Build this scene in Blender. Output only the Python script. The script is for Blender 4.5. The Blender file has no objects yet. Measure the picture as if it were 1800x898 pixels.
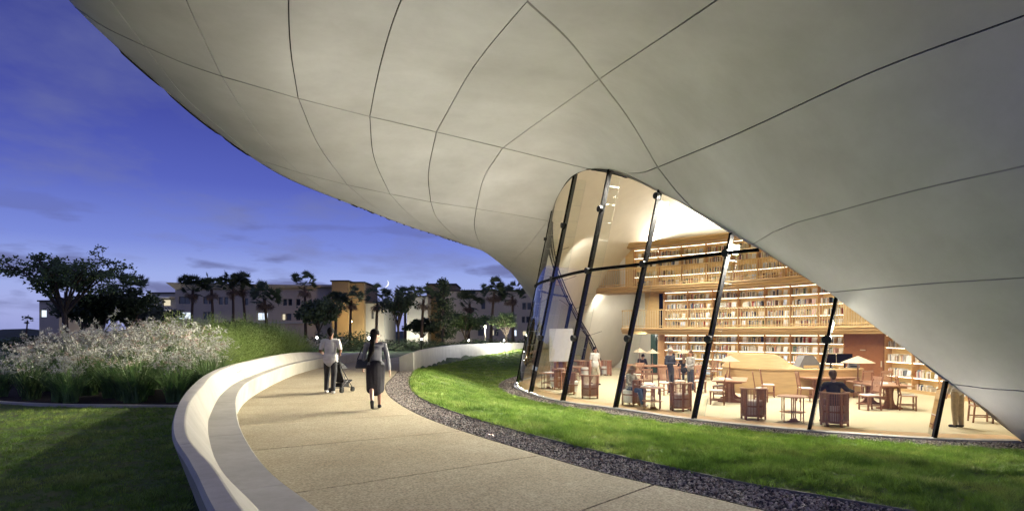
import bpy, bmesh, math, random
import numpy as np
from mathutils import Vector, Matrix, noise as mnoise

random.seed(7)
SC = bpy.context.scene
COL = SC.collection
R = math.radians
PI = math.pi

# ------------------------------------------------------------------ camera
F_PX, CX, HZ, CAMZ = 1100.0, 900.0, 588.0, 2.3     # focal length and horizon in photo pixels, eye height
cam = bpy.data.objects.new('camera', bpy.data.cameras.new('camera'))
COL.objects.link(cam)
cam.location = (0, 0, CAMZ)
cam.rotation_euler = (PI/2, 0, 0)
cam.data.sensor_width = 36
cam.data.lens = 36*F_PX/1800
cam.data.shift_y = (HZ-449)/1800
cam.data.clip_end = 6000
cam.data.clip_start = .05
SC.camera = cam

# ------------------------------------------------------------------ dusk sky
W = bpy.data.worlds.new("World"); SC.world = W; W.use_nodes = True
nt = W.node_tree; nt.nodes.clear()
def wn(t, **kw):
    n = nt.nodes.new(t)
    for k, v in kw.items(): setattr(n, k, v)
    return n
L = nt.links.new
tc = wn('ShaderNodeTexCoord')
sep = wn('ShaderNodeSeparateXYZ'); L(tc.outputs['Generated'], sep.inputs[0])
ramp = wn('ShaderNodeValToRGB'); L(sep.outputs['Z'], ramp.inputs[0])
el = ramp.color_ramp.elements
el[0].position = 0.0; el[0].color = (.30, .34, .66, 1)
el[1].position = .75; el[1].color = (.16, .17, .30, 1)
for p, c in ((.04, (.34, .41, .78)), (.085, (.30, .39, .80)), (.13, (.17, .235, .68)), (.215, (.078, .108, .49)), (.30, (.048, .064, .36)), (.40, (.036, .048, .27))):
    e = el.new(p); e.color = (*c, 1)
sky = wn('ShaderNodeTexSky', sky_type='NISHITA', sun_disc=False)
sky.sun_elevation = R(-3); sky.sun_rotation = R(-20)
skm = wn('ShaderNodeVectorMath', operation='SCALE'); L(sky.outputs[0], skm.inputs[0]); skm.inputs['Scale'].default_value = .1
addn = wn('ShaderNodeVectorMath', operation='ADD'); L(ramp.outputs[0], addn.inputs[0]); L(skm.outputs[0], addn.inputs[1])
# clouds: stretched noise on the direction projected to a flat layer
mz = wn('ShaderNodeMath', operation='MAXIMUM'); L(sep.outputs['Z'], mz.inputs[0]); mz.inputs[1].default_value = .015
mz2 = wn('ShaderNodeMath', operation='ADD'); L(mz.outputs[0], mz2.inputs[0]); mz2.inputs[1].default_value = .12
dv = wn('ShaderNodeVectorMath', operation='DIVIDE'); L(tc.outputs['Generated'], dv.inputs[0])
cb = wn('ShaderNodeCombineXYZ')
for k in range(3): L(mz2.outputs[0], cb.inputs[k])
L(cb.outputs[0], dv.inputs[1])
mp = wn('ShaderNodeMapping'); L(dv.outputs[0], mp.inputs[0]); mp.inputs['Scale'].default_value = (1.0, .8, 0); mp.inputs['Location'].default_value = (3.1, 1.7, 0)
n1 = wn('ShaderNodeTexNoise'); L(mp.outputs[0], n1.inputs['Vector']); n1.inputs['Scale'].default_value = 1.5; n1.inputs['Detail'].default_value = 7; n1.inputs['Roughness'].default_value = .55
cr = wn('ShaderNodeValToRGB'); L(n1.outputs[0], cr.inputs[0])
cr.color_ramp.elements[0].position = .50; cr.color_ramp.elements[0].color = (0, 0, 0, 1)
cr.color_ramp.elements[1].position = .66; cr.color_ramp.elements[1].color = (.62, .62, .62, 1)
mixc = wn('ShaderNodeMix', data_type='RGBA'); L(cr.outputs[0], mixc.inputs[0]); L(addn.outputs[0], mixc.inputs[6])
cc = wn('ShaderNodeValToRGB'); L(sep.outputs['Z'], cc.inputs[0])
cc.color_ramp.elements[0].position = .03; cc.color_ramp.elements[0].color = (.24, .27, .52, 1)
cc.color_ramp.elements[1].position = .3; cc.color_ramp.elements[1].color = (.135, .155, .37, 1)
L(cc.outputs[0], mixc.inputs[7])
# small low dark clouds near the horizon
mp2 = wn('ShaderNodeMapping'); L(tc.outputs['Generated'], mp2.inputs[0]); mp2.inputs['Scale'].default_value = (5.5, 5.5, 22); mp2.inputs['Location'].default_value = (.7, 2.2, .3)
n2 = wn('ShaderNodeTexNoise'); L(mp2.outputs[0], n2.inputs['Vector']); n2.inputs['Scale'].default_value = 1.1; n2.inputs['Detail'].default_value = 6
cr2 = wn('ShaderNodeValToRGB'); L(n2.outputs[0], cr2.inputs[0])
cr2.color_ramp.elements[0].position = .55; cr2.color_ramp.elements[0].color = (0, 0, 0, 1)
cr2.color_ramp.elements[1].position = .63; cr2.color_ramp.elements[1].color = (.75, .75, .75, 1)
mk = wn('ShaderNodeValToRGB'); L(sep.outputs['Z'], mk.inputs[0])
me_ = mk.color_ramp.elements; me_[0].position = .02; me_[0].color = (0, 0, 0, 1); me_[1].position = .2; me_[1].color = (0, 0, 0, 1)
e = me_.new(.055); e.color = (1, 1, 1, 1); e = me_.new(.12); e.color = (.8, .8, .8, 1)
mm = wn('ShaderNodeMath', operation='MULTIPLY'); L(cr2.outputs[0], mm.inputs[0]); L(mk.outputs[0], mm.inputs[1])
mix2 = wn('ShaderNodeMix', data_type='RGBA'); L(mm.outputs[0], mix2.inputs[0]); L(mixc.outputs[2], mix2.inputs[6]); mix2.inputs[7].default_value = (.11, .115, .26, 1)
bg = wn('ShaderNodeBackground'); L(mix2.outputs[2], bg.inputs[0]); bg.inputs[1].default_value = 1.0
wo = wn('ShaderNodeOutputWorld'); L(bg.outputs[0], wo.inputs[0])

SC.view_settings.view_transform = 'Standard'; SC.view_settings.look = 'None'
SC.view_settings.exposure = 0; SC.view_settings.gamma = 1
SC.render.engine = 'CYCLES'
cy = SC.cycles
cy.use_denoising = True
cy.max_bounces = 8; cy.diffuse_bounces = 4; cy.glossy_bounces = 3; cy.transmission_bounces = 4; cy.transparent_max_bounces = 16
cy.sample_clamp_indirect = 4; cy.caustics_reflective = False; cy.caustics_refractive = False

# ------------------------------------------------------------------ helpers
def px(x, y, Y):
    return Vector(((x-CX)/F_PX*Y, Y, CAMZ+(HZ-y)/F_PX*Y))
def gp(x, y, z=0.0):
    Y = F_PX*(CAMZ-z)/(y-HZ)
    return Vector(((x-CX)/F_PX*Y, Y, z))

MATS = {}
def mat(name, col, rough=.7, var=.12, scale=6., bump=0., bscale=40., metal=0., stretch=None, col2=None, spec=.4, emit=None, estr=0., coords='Object', detail=4., sss=0.):
    if name in MATS: return MATS[name]
    m = bpy.data.materials.new(name); m.use_nodes = True
    t = m.node_tree; b = t.nodes['Principled BSDF']; l = t.links.new
    b.inputs['Roughness'].default_value = rough; b.inputs['Metallic'].default_value = metal
    b.inputs['Specular IOR Level'].default_value = spec
    c = t.nodes.new('ShaderNodeTexCoord'); mp = t.nodes.new('ShaderNodeMapping'); l(c.outputs[coords], mp.inputs[0])
    if stretch: mp.inputs['Scale'].default_value = stretch
    n = t.nodes.new('ShaderNodeTexNoise'); l(mp.outputs[0], n.inputs['Vector']); n.inputs['Scale'].default_value = scale; n.inputs['Detail'].default_value = detail
    r = t.nodes.new('ShaderNodeValToRGB'); l(n.outputs[0], r.inputs[0])
    r.color_ramp.elements[0].position = .32; r.color_ramp.elements[1].position = .68
    a = col2 if col2 else tuple(x*(1-var) for x in col)
    bcol = col if col2 else tuple(min(1, x*(1+var)) for x in col)
    r.color_ramp.elements[0].color = (*a, 1); r.color_ramp.elements[1].color = (*bcol, 1)
    l(r.outputs[0], b.inputs['Base Color'])
    if bump:
        n2 = t.nodes.new('ShaderNodeTexNoise'); l(mp.outputs[0], n2.inputs['Vector']); n2.inputs['Scale'].default_value = bscale; n2.inputs['Detail'].default_value = 5
        bp = t.nodes.new('ShaderNodeBump'); bp.inputs['Strength'].default_value = bump; bp.inputs['Distance'].default_value = .02
        l(n2.outputs[0], bp.inputs['Height']); l(bp.outputs[0], b.inputs['Normal'])
    if emit:
        b.inputs['Emission Color'].default_value = (*emit, 1); b.inputs['Emission Strength'].default_value = estr
    MATS[name] = m
    return m

class MB:
    """collects geometry for one mesh"""
    def __init__(s): s.v = []; s.f = []; s.mi = []
    def add(s, vs, fs, mi=0):
        o = len(s.v); s.v += [tuple(v) for v in vs]; s.f += [tuple(i+o for i in f) for f in fs]; s.mi += [mi]*len(fs); return s
    def box(s, c, d, rz=0, mi=0, taper=1., rot=None):
        x, y, z = d[0]/2, d[1]/2, d[2]/2
        vs = [Vector((sx*x*(taper if sz > 0 else 1), sy*y*(taper if sz > 0 else 1), sz*z)) for sz in (-1, 1) for sy in (-1, 1) for sx in (-1, 1)]
        M = rot if rot else Matrix.Rotation(rz, 3, 'Z')
        c = Vector(c)
        return s.add([c+M@v for v in vs], [(0, 2, 3, 1), (4, 5, 7, 6), (0, 1, 5, 4), (2, 6, 7, 3), (0, 4, 6, 2), (1, 3, 7, 5)], mi)
    def bar(s, a, b, w, d=None, mi=0, up=None):
        """box from a to b, w wide (sideways), d deep"""
        a, b = Vector(a), Vector(b); d = d or w
        t = (b-a).normalized(); u = Vector(up) if up else (Vector((0, 0, 1)) if abs(t.z) < .9 else Vector((0, 1, 0)))
        sx = t.cross(u).normalized(); uu = sx.cross(t).normalized()
        vs = [p+sx*i*w/2+uu*j*d/2 for p in (a, b) for i, j in ((-1, -1), (1, -1), (1, 1), (-1, 1))]
        return s.add(vs, [(3, 2, 1, 0), (4, 5, 6, 7), (0, 1, 5, 4), (1, 2, 6, 5), (2, 3, 7, 6), (3, 0, 4, 7)], mi)
    def tube(s, pts, rad, n=6, mi=0, cap=True):
        pts = [Vector(p) for p in pts]; m = len(pts)
        rr = rad if hasattr(rad, '__len__') else [rad]*m
        vs = []; ref = Vector((0, 0, 1))
        t0 = (pts[1]-pts[0]).normalized()
        if abs(t0.z) > .9: ref = Vector((1, 0, 0))
        for i, p in enumerate(pts):
            t = (pts[min(i+1, m-1)]-pts[max(i-1, 0)]).normalized()
            sx = t.cross(ref)
            if sx.length < 1e-4: sx = t.orthogonal()
            sx.normalize(); uu = sx.cross(t)
            vs += [p+(sx*math.cos(2*PI*k/n)+uu*math.sin(2*PI*k/n))*rr[i] for k in range(n)]
        fs = [(i*n+k, i*n+(k+1) % n, (i+1)*n+(k+1) % n, (i+1)*n+k) for i in range(m-1) for k in range(n)]
        if cap: fs += [tuple(range(n))[::-1], tuple(range((m-1)*n, m*n))]
        return s.add(vs, fs, mi)
    def lathe(s, prof, n=24, c=(0, 0, 0), mi=0, sy=1.):
        vs = [(c[0]+r*math.cos(2*PI*k/n), c[1]+sy*r*math.sin(2*PI*k/n), c[2]+z) for r, z in prof for k in range(n)]
        m = len(prof)
        fs = [(i*n+k, i*n+(k+1) % n, (i+1)*n+(k+1) % n, (i+1)*n+k) for i in range(m-1) for k in range(n)]
        fs += [tuple(range(n))[::-1], tuple(range((m-1)*n, m*n))]
        return s.add(vs, fs, mi)
    def grid(s, rows, mi=0, flip=False):
        n = len(rows[0]); m = len(rows)
        vs = [v for r in rows for v in r]
        fs = [(i*n+k, i*n+k+1, (i+1)*n+k+1, (i+1)*n+k) for i in range(m-1) for k in range(n-1)]
        if flip: fs = [f[::-1] for f in fs]
        return s.add(vs, fs, mi)
    def ball(s, c, r, n=8, m=6, mi=0):
        if not hasattr(r, '__len__'): r = (r, r, r)
        c = Vector(c); vs = [c+Vector((0, 0, -r[2]))]
        for i in range(1, m):
            a = -PI/2+PI*i/m
            vs += [c+Vector((r[0]*math.cos(a)*math.cos(2*PI*k/n), r[1]*math.cos(a)*math.sin(2*PI*k/n), r[2]*math.sin(a))) for k in range(n)]
        vs.append(c+Vector((0, 0, r[2])))
        fs = [(0, 1+(k+1) % n, 1+k) for k in range(n)]
        fs += [(1+i*n+k, 1+i*n+(k+1) % n, 1+(i+1)*n+(k+1) % n, 1+(i+1)*n+k) for i in range(m-2) for k in range(n)]
        e = len(vs)-1; fs += [(e, 1+(m-2)*n+k, 1+(m-2)*n+(k+1) % n) for k in range(n)]
        return s.add(vs, fs, mi)
    def mesh(s, name, mats, smooth=False, angle=None):
        me = bpy.data.meshes.new(name)
        me.from_pydata([tuple(v) for v in s.v], [], s.f)
        for m in (mats if isinstance(mats, (list, tuple)) else [mats]): me.materials.append(m)
        if any(s.mi): me.polygons.foreach_set('material_index', s.mi)
        if smooth:
            if angle: me.shade_smooth() if hasattr(me, 'shade_smooth') else None; me.set_sharp_from_angle(angle=R(angle))
            else: me.polygons.foreach_set('use_smooth', [True]*len(me.polygons))
        me.update()
        return me
    def build(s, name, mats, parent=None, smooth=False, loc=None, rz=0, angle=None):
        return link(name, s.mesh(name, mats, smooth, angle), parent, loc, rz)

def link(name, me, parent=None, loc=None, rz=0):
    o = bpy.data.objects.new(name, me); COL.objects.link(o)
    if parent: o.parent = parent
    if loc is not None: o.location = loc
    o.rotation_euler[2] = rz
    return o
def tag(o, label, cat, group=None, kind=None):
    if label: o['label'] = label
    if cat: o['category'] = cat
    if group: o['group'] = group
    if kind: o['kind'] = kind
    return o
def thing(name, label, cat, loc=(0, 0, 0), rz=0, group=None):
    o = bpy.data.objects.new(name, None); COL.objects.link(o); o.empty_display_size = .2
    o.location = loc; o.rotation_euler[2] = rz
    return tag(o, label, cat, group)
def struct(o): o['kind'] = 'structure'; return o
KIDS = {}
def copy_tree(o, parent=None):
    c = o.copy(); COL.objects.link(c)
    if parent: c.parent = parent
    for ch in KIDS.get(o.name) or [x for x in o.children]: copy_tree(ch, c)
    return c
def place(proto, used, loc, rz, label, scale=None):
    """the first call moves the proto itself, later calls copy it with its parts"""
    o = copy_tree(proto) if used else proto
    o.location = loc; o.rotation_euler[2] = rz; o['label'] = label
    if scale: o.scale = (scale,)*3 if not hasattr(scale, '__len__') else scale
    return o

def crv(pts, n):
    """Catmull-Rom through pts (2D or 3D), resampled to n+1 points evenly"""
    P = [np.array(p, float) for p in pts]
    if len(P) == 2: return np.array([P[0]+(P[1]-P[0])*t for t in np.linspace(0, 1, n+1)])
    P = [2*P[0]-P[1]]+P+[2*P[-1]-P[-2]]
    out = []
    for i in range(1, len(P)-2):
        p0, p1, p2, p3 = P[i-1:i+3]
        d = [max(1e-6, np.linalg.norm(b-a)**.5) for a, b in ((p0, p1), (p1, p2), (p2, p3))]
        t0, t1 = 0, d[0]; t2 = t1+d[1]; t3 = t2+d[2]
        for t in np.linspace(t1, t2, 24, endpoint=False):
            A1 = (t1-t)/(t1-t0)*p0+(t-t0)/(t1-t0)*p1; A2 = (t2-t)/(t2-t1)*p1+(t-t1)/(t2-t1)*p2; A3 = (t3-t)/(t3-t2)*p2+(t-t2)/(t3-t2)*p3
            B1 = (t2-t)/(t2-t0)*A1+(t-t0)/(t2-t0)*A2; B2 = (t3-t)/(t3-t1)*A2+(t-t1)/(t3-t1)*A3
            out.append((t2-t)/(t2-t1)*B1+(t-t1)/(t2-t1)*B2)
    out.append(P[-2]); out = np.array(out)
    s = np.concatenate([[0], np.cumsum(np.linalg.norm(np.diff(out, axis=0), axis=1))])
    q = np.linspace(0, s[-1], n+1)
    return np.stack([np.interp(q, s, out[:, k]) for k in range(out.shape[1])], 1)
def off(c, d):
    """plan offset to the left of travel"""
    c = np.array(c); t = np.gradient(c[:, :2], axis=0); t /= np.linalg.norm(t, axis=1)[:, None]
    o = c.copy(); dd = np.array(d) if hasattr(d, '__len__') else d
    o[:, 0] += -t[:, 1]*dd; o[:, 1] += t[:, 0]*dd
    return o
def sweep(c, prof, closed=True, zoff=None):
    """rows of a profile [(offset,z)...] along plan curve c"""
    cols = [off(c, p[0]) for p in prof]
    rows = []
    for i in range(len(c)):
        r = [(cols[j][i][0], cols[j][i][1], prof[j][1]+(zoff[i] if zoff is not None else 0)) for j in range(len(prof))]
        if closed: r.append(r[0])
        rows.append(r)
    mb = MB(); mb.grid(rows)
    if closed:
        n = len(prof)
        mb.add(rows[0][:n], [tuple(range(n))]); mb.add(rows[-1][:n], [tuple(range(n))[::-1]])
    return mb
def fixn(o):
    bm = bmesh.new(); bm.from_mesh(o.data); bmesh.ops.remove_doubles(bm, verts=bm.verts, dist=1e-5); bmesh.ops.recalc_face_normals(bm, faces=bm.faces); bm.to_mesh(o.data); bm.free(); return o
def sst(a, b, x):
    t = min(1, max(0, (x-a)/(b-a))); return t*t*(3-2*t)

# ------------------------------------------------------------------ materials
M = dict(
 shell=mat('pale_cast_concrete_panel', (.57, .57, .578), .62, .10, .35, .12, 9, detail=7),
 joint_dark=mat('dark_joint', (.02, .02, .022), .9, .1),
 joint_grey=mat('grey_joint_strip', (.30, .30, .30), .5, .05),
 liner=mat('white_plaster', (.74, .70, .60), .75, .03, 1.5),
 bench=mat('cream_precast', (.50, .475, .415), .6, .06, 1.1, .06, 60, detail=8),
 mullion=mat('black_painted_steel', (.004, .004, .005), .8, .1, spec=.06),
 node=mat('dark_steel_node', (.015, .016, .02), .6, .1, spec=.2),
 sill=mat('pale_metal_sill', (.45, .45, .45), .35, .05, metal=.3),
 oak=mat('honey_oak', (.66, .46, .21), .45, .12, 3, stretch=(1, 1, 12), spec=.4, detail=6),
 oakh=mat('honey_oak_band', (.50, .335, .155), .45, .10, 2, stretch=(1, 1, 10), spec=.4, detail=6),
 shelf=mat('shelf_front_edge', (.80, .66, .46), .4, .08, 3),
 divider=mat('reddish_oak_divider', (.50, .29, .13), .5, .1, 3, stretch=(1, 1, 8)),
 strip=mat('lit_shelf_strip', (.9, .9, .9), .5, 0, emit=(1, .88, .68), estr=8),
 cherry=mat('cherry_wood', (.27, .125, .075), .38, .22, 3.5, stretch=(2, 2, 14), spec=.45, detail=6),
 cherry2=mat('cherry_wood_light', (.44, .25, .16), .38, .2, 3.5, stretch=(14, 2, 2), spec=.45, detail=6),
 walnut=mat('red_brown_door', (.20, .075, .025), .3, .12, 2.5, stretch=(2, 2, 12), spec=.5),
 cushion=mat('ivory_upholstery', (.72, .70, .64), .9, .04),
 carpet=mat('sand_carpet', (.50, .44, .29), .95, .08, 60, .15, 300, detail=6),
 woodfloor=mat('maple_floor_border', (.58, .40, .22), .3, .1, 4, stretch=(1, 1, 1)),
 metal=mat('brushed_rail', (.50, .44, .34), .35, .05, metal=.5),
 baluster=mat('pale_gold_baluster', (.70, .56, .33), .4, .06),
 white=mat('white_surface', (.8, .79, .77), .6, .03),
 paper=mat('white_paper', (.82, .81, .78), .7, .04, 20),
 path=mat('exposed_aggregate', (.49, .42, .29), .85, .10, 48, .4, 260, col2=(.20, .165, .105), detail=9),
 soil=mat('dark_mulch', (.035, .026, .018), .95, .4, 20, .8, 60),
 turfbase=mat('turf_thatch', (.075, .14, .028), .95, .4, 3.2, .6, 90, col2=(.11, .12, .04), detail=8),
 ground=mat('far_turf', (.045, .085, .026), .95, .3, .25, .3, 10, detail=8),
 skin=mat('skin', (.50, .29, .20), .5, .06, 8), skin_dark=mat('skin_brown', (.20, .10, .06), .5, .06, 8),
 hair=mat('dark_hair', (.010, .008, .007), .75, .3, 30, spec=.08), hair_br=mat('brown_hair', (.09, .045, .02), .5, .3, 30), hair_bl=mat('blond_hair', (.42, .27, .13), .5, .2, 30), hair_gr=mat('grey_hair', (.42, .38, .33), .55, .2, 30),
 trunk=mat('tree_bark', (.10, .075, .055), .9, .3, 6, .8, 20, stretch=(3, 3, .8)),
 palmtrunk=mat('palm_bark', (.10, .065, .045), .95, .3, 8, .8, 18, stretch=(.6, .6, 4)),
)
def stains(m, scale, lo, hi, rough=.6, stretch=(1, 1, 1), loc=(0, 0, 0)):
    t = m.node_tree; b = t.nodes['Principled BSDF']; src = b.inputs['Base Color'].links[0].from_socket
    c = t.nodes.new('ShaderNodeTexCoord'); mp = t.nodes.new('ShaderNodeMapping'); t.links.new(c.outputs['Object'], mp.inputs[0]); mp.inputs['Scale'].default_value = stretch; mp.inputs['Location'].default_value = loc
    n = t.nodes.new('ShaderNodeTexNoise'); t.links.new(mp.outputs[0], n.inputs[0]); n.inputs['Scale'].default_value = scale; n.inputs['Detail'].default_value = 6; n.inputs['Roughness'].default_value = rough
    r = t.nodes.new('ShaderNodeValToRGB'); t.links.new(n.outputs[0], r.inputs[0]); r.color_ramp.elements[0].position = .35; r.color_ramp.elements[1].position = .6
    r.color_ramp.elements[0].color = (*lo, 1); r.color_ramp.elements[1].color = (*hi, 1)
    x = t.nodes.new('ShaderNodeMix'); x.data_type = 'RGBA'; x.blend_type = 'MULTIPLY'; x.inputs[0].default_value = 1; t.links.new(src, x.inputs[6]); t.links.new(r.outputs[0], x.inputs[7]); t.links.new(x.outputs[2], b.inputs['Base Color'])
stains(M['shell'], .16, (.80, .79, .78), (1, 1, 1)); stains(M['shell'], 1.1, (.93, .93, .93), (1, 1, 1), .8)
stains(M['bench'], .9, (.82, .81, .78), (1, 1, 1), .75); stains(M['bench'], 2.4, (.90, .89, .86), (1, 1, 1), .8, (3, 3, .25))
_t = M['shell'].node_tree; _b = _t.nodes['Principled BSDF']; _s = _b.inputs['Base Color'].links[0].from_socket; _o = _t.nodes.new('ShaderNodeObjectInfo'); _m = _t.nodes.new('ShaderNodeMapRange'); _t.links.new(_o.outputs['Random'], _m.inputs[0]); _m.inputs[3].default_value = .93; _m.inputs[4].default_value = 1.03
_h = _t.nodes.new('ShaderNodeHueSaturation'); _t.links.new(_s, _h.inputs['Color']); _t.links.new(_m.outputs[0], _h.inputs['Value']); _t.links.new(_h.outputs[0], _b.inputs['Base Color'])
stains(M['path'], .55, (.80, .77, .72), (1, 1, 1), .7)
def leafmat(name, c, var=.35):
    if name in MATS: return MATS[name]
    m = bpy.data.materials.new(name); m.use_nodes = True
    t = m.node_tree; b = t.nodes['Principled BSDF']; l = t.links.new
    c1 = t.nodes.new('ShaderNodeTexCoord'); n = t.nodes.new('ShaderNodeTexNoise'); l(c1.outputs['Object'], n.inputs[0]); n.inputs['Scale'].default_value = 2.3; n.inputs['Detail'].default_value = 6
    r = t.nodes.new('ShaderNodeValToRGB'); l(n.outputs[0], r.inputs[0]); r.color_ramp.elements[0].position = .3; r.color_ramp.elements[1].position = .7
    r.color_ramp.elements[0].color = (*[x*(1-var) for x in c], 1); r.color_ramp.elements[1].color = (*[x*(1+var) for x in c], 1)
    oi = t.nodes.new('ShaderNodeObjectInfo'); hs = t.nodes.new('ShaderNodeHueSaturation'); l(r.outputs[0], hs.inputs['Color'])
    mr = t.nodes.new('ShaderNodeMapRange'); l(oi.outputs['Random'], mr.inputs[0]); mr.inputs[3].default_value = .7; mr.inputs[4].default_value = 1.35
    l(mr.outputs[0], hs.inputs['Value']); l(hs.outputs[0], b.inputs['Base Color']); b.inputs['Roughness'].default_value = .6
    tr = t.nodes.new('ShaderNodeBsdfTranslucent'); l(hs.outputs[0], tr.inputs[0]); mx = t.nodes.new('ShaderNodeMixShader'); mx.inputs[0].default_value = .3
    l(b.outputs[0], mx.inputs[1]); l(tr.outputs[0], mx.inputs[2]); l(mx.outputs[0], t.nodes['Material Output'].inputs[0])
    MATS[name] = m; return m
M['grass'] = leafmat('grass_blade', (.15, .235, .045), .35)
_t = M['grass'].node_tree; _n = [n for n in _t.nodes if n.type == 'TEX_NOISE'][0]; _g = _t.nodes.new('ShaderNodeNewGeometry'); _t.links.new(_g.outputs['Position'], _n.inputs[0]); _n.inputs['Scale'].default_value = 1.1; _n.inputs['Detail'].default_value = 9; _n.inputs['Roughness'].default_value = .65
_r = [n for n in _t.nodes if n.type == 'VALTORGB'][0]; _r.color_ramp.elements[0].color = (.085, .17, .022, 1); _r.color_ramp.elements[1].color = (.40, .46, .12, 1); _e = _r.color_ramp.elements.new(.5); _e.color = (.20, .33, .05, 1)
M['blade'] = leafmat('strap_leaf', (.17, .27, .09), .4)
M['stalk'] = leafmat('flower_stalk', (.34, .38, .20), .2)
M['petal'] = leafmat('cream_petal', (.60, .59, .51), .2)
M['petal2'] = leafmat('faded_pink_petal', (.46, .34, .27), .2)
M['feather'] = leafmat('feathery_leaf', (.30, .40, .11), .3)
M['leafdark'] = leafmat('tree_leaf_dark', (.070, .095, .045), .4)
M['leafmid'] = leafmat('tree_leaf_mid', (.085, .13, .045), .4)
M['leafpale'] = leafmat('tree_leaf_pale', (.22, .30, .12), .3)
M['palmleaf'] = leafmat('palm_leaf', (.062, .085, .045), .35)
M['palmdead'] = leafmat('palm_dead_leaf', (.15, .10, .065), .3)

def glassmat(name, tint, refl=1.0, base=.0):
    m = bpy.data.materials.new(name); m.use_nodes = True
    t = m.node_tree; t.nodes.clear(); l = t.links.new
    o = t.nodes.new('ShaderNodeOutputMaterial'); mx = t.nodes.new('ShaderNodeMixShader')
    tr = t.nodes.new('ShaderNodeBsdfTransparent'); tr.inputs[0].default_value = (*tint, 1)
    g = t.nodes.new('ShaderNodeBsdfGlossy'); g.inputs['Roughness'].default_value = .01
    fr = t.nodes.new('ShaderNodeFresnel'); fr.inputs['IOR'].default_value = 1.45
    ml = t.nodes.new('ShaderNodeMath'); ml.operation = 'MULTIPLY_ADD'; l(fr.outputs[0], ml.inputs[0]); ml.inputs[1].default_value = refl; ml.inputs[2].default_value = base
    l(ml.outputs[0], mx.inputs[0]); l(tr.outputs[0], mx.inputs[1]); l(g.outputs[0], mx.inputs[2]); l(mx.outputs[0], o.inputs[0])
    return m
M['glass'] = glassmat('clear_glass', (.97, .985, .975), 1.1)
M['fin'] = glassmat('glass_fin', (.93, .965, .95), 1.0)
def emat(name, c, s):
    m = bpy.data.materials.new(name); m.use_nodes = True; t = m.node_tree; t.nodes.clear()
    e = t.nodes.new('ShaderNodeEmission'); e.inputs[0].default_value = (*c, 1); e.inputs[1].default_value = s
    o = t.nodes.new('ShaderNodeOutputMaterial'); t.links.new(e.outputs[0], o.inputs[0]); return m
WARM = (1, .80, .55)
def area(name, loc, target, sx, sy, W_, col=WARM, spread=None):
    l = bpy.data.lights.new(name, 'AREA'); l.shape = 'RECTANGLE'; l.size = sx; l.size_y = sy; l.energy = W_; l.color = col
    if spread: l.spread = spread
    o = bpy.data.objects.new(name, l); COL.objects.link(o); o.location = loc
    o.rotation_euler = (Vector(target)-Vector(loc)).to_track_quat('-Z', 'Y').to_euler(); return o
def lamp(name, kind, loc, W_, col=WARM, r=.05, target=None, size=R(100), blend=.6):
    l = bpy.data.lights.new(name, kind); l.energy = W_; l.color = col; l.shadow_soft_size = r
    if kind == 'SPOT': l.spot_size = size; l.spot_blend = blend
    o = bpy.data.objects.new(name, l); COL.objects.link(o); o.location = loc
    if target: o.rotation_euler = (Vector(target)-Vector(loc)).to_track_quat('-Z', 'Y').to_euler()
    return o
# ================================================================== plan curves (metres; x right, y away)
GB = crv([(6.1, 42.4), (5.0, 40.6), (3.2, 38), (1.2, 34), (.35, 30.5), (.2, 27.5), (.68, 24.8), (1.67, 21.6), (3.2, 19.5), (4.92, 16.87), (7.08, 14.97), (9.375, 13.75), (11.2, 13.45)], 240)
HEADZ = [(0, .05), (.5, 1.0)]
def gb_u(x, y):
    d = (GB[:, 0]-x)**2+(GB[:, 1]-y)**2; return int(np.argmin(d))
_hz = sorted([(gb_u(x, y), z) for x, y, z in ((6.1, 42.4, .02), (5.0, 40.6, 1.5), (3.2, 38, 3.5), (1.2, 34, 5.9), (.35, 30.5, 7.35), (.2, 27.5, 8.25), (.68, 24.8, 8.62), (1.67, 21.6, 7.95), (3.2, 19.5, 6.78), (4.92, 16.87, 5.02), (7.08, 14.97, 3.27), (9.375, 13.75, 1.25), (11.2, 13.45, .02))])
_h = crv([(float(u)/10, z) for u, z in _hz], 600)
HZU = np.interp(np.arange(241)/10, _h[:, 0], _h[:, 1])
LEAN = .205
HEAD = np.stack([GB[:, 0]+LEAN*HZU, GB[:, 1], HZU], 1)

FC = crv([(4.9, 38.6), (7.6, 36.4), (10.0, 34.5), (12.2, 32.3), (13.8, 30), (14.8, 27.3), (15.1, 24.4), (14.9, 21.5), (14.1, 18.8), (12.9, 16.6), (11.9, 15.2)], 300)
KC = off(FC, .85)
LFOOT = crv([(1.6, .1), (.75, 1.1), (.03, 2.1), (-.62, 3.05), (-1.25, 4.08), (-2.0, 5.2), (-3.14, 7.3), (-4.18, 9.5), (-5.28, 12.06), (-6.3, 14.9), (-7.13, 18), (-8.34, 23.5), (-9.1, 29), (-9.4, 35), (-9.35, 40.3)], 200)
RC = crv([(5.2, .2), (4.4, 2.2), (3.6, 3.8), (2.8, 5.0), (2.15, 5.91), (1.5, 6.69), (1.0, 7.33), (.3, 8.46), (-.97, 10.67), (-1.96, 12.75), (-3.2, 16.3), (-4.04, 20), (-4.6, 24.4), (-5.02, 27.6), (-5.5, 35), (-5.7, 42)], 200)
GC = crv([(7.2, .2), (6.3, 2.2), (5.3, 3.8), (4.2, 5.1), (3.3, 6.0), (2.47, 6.8), (1.75, 7.79), (.99, 8.89), (.23, 10.17), (-1.18, 12.94), (-2.44, 16.3), (-3.5, 21.5), (-4.3, 27.4)], 160)
WALLC = crv([(-4.36, 27.9), (-4.72, 32), (-4.85, 36.7), (-4.8, 45), (-4.3, 52), (-2.2, 58.5), (1.4, 62.9), (6, 65), (12, 67)], 80)
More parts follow.
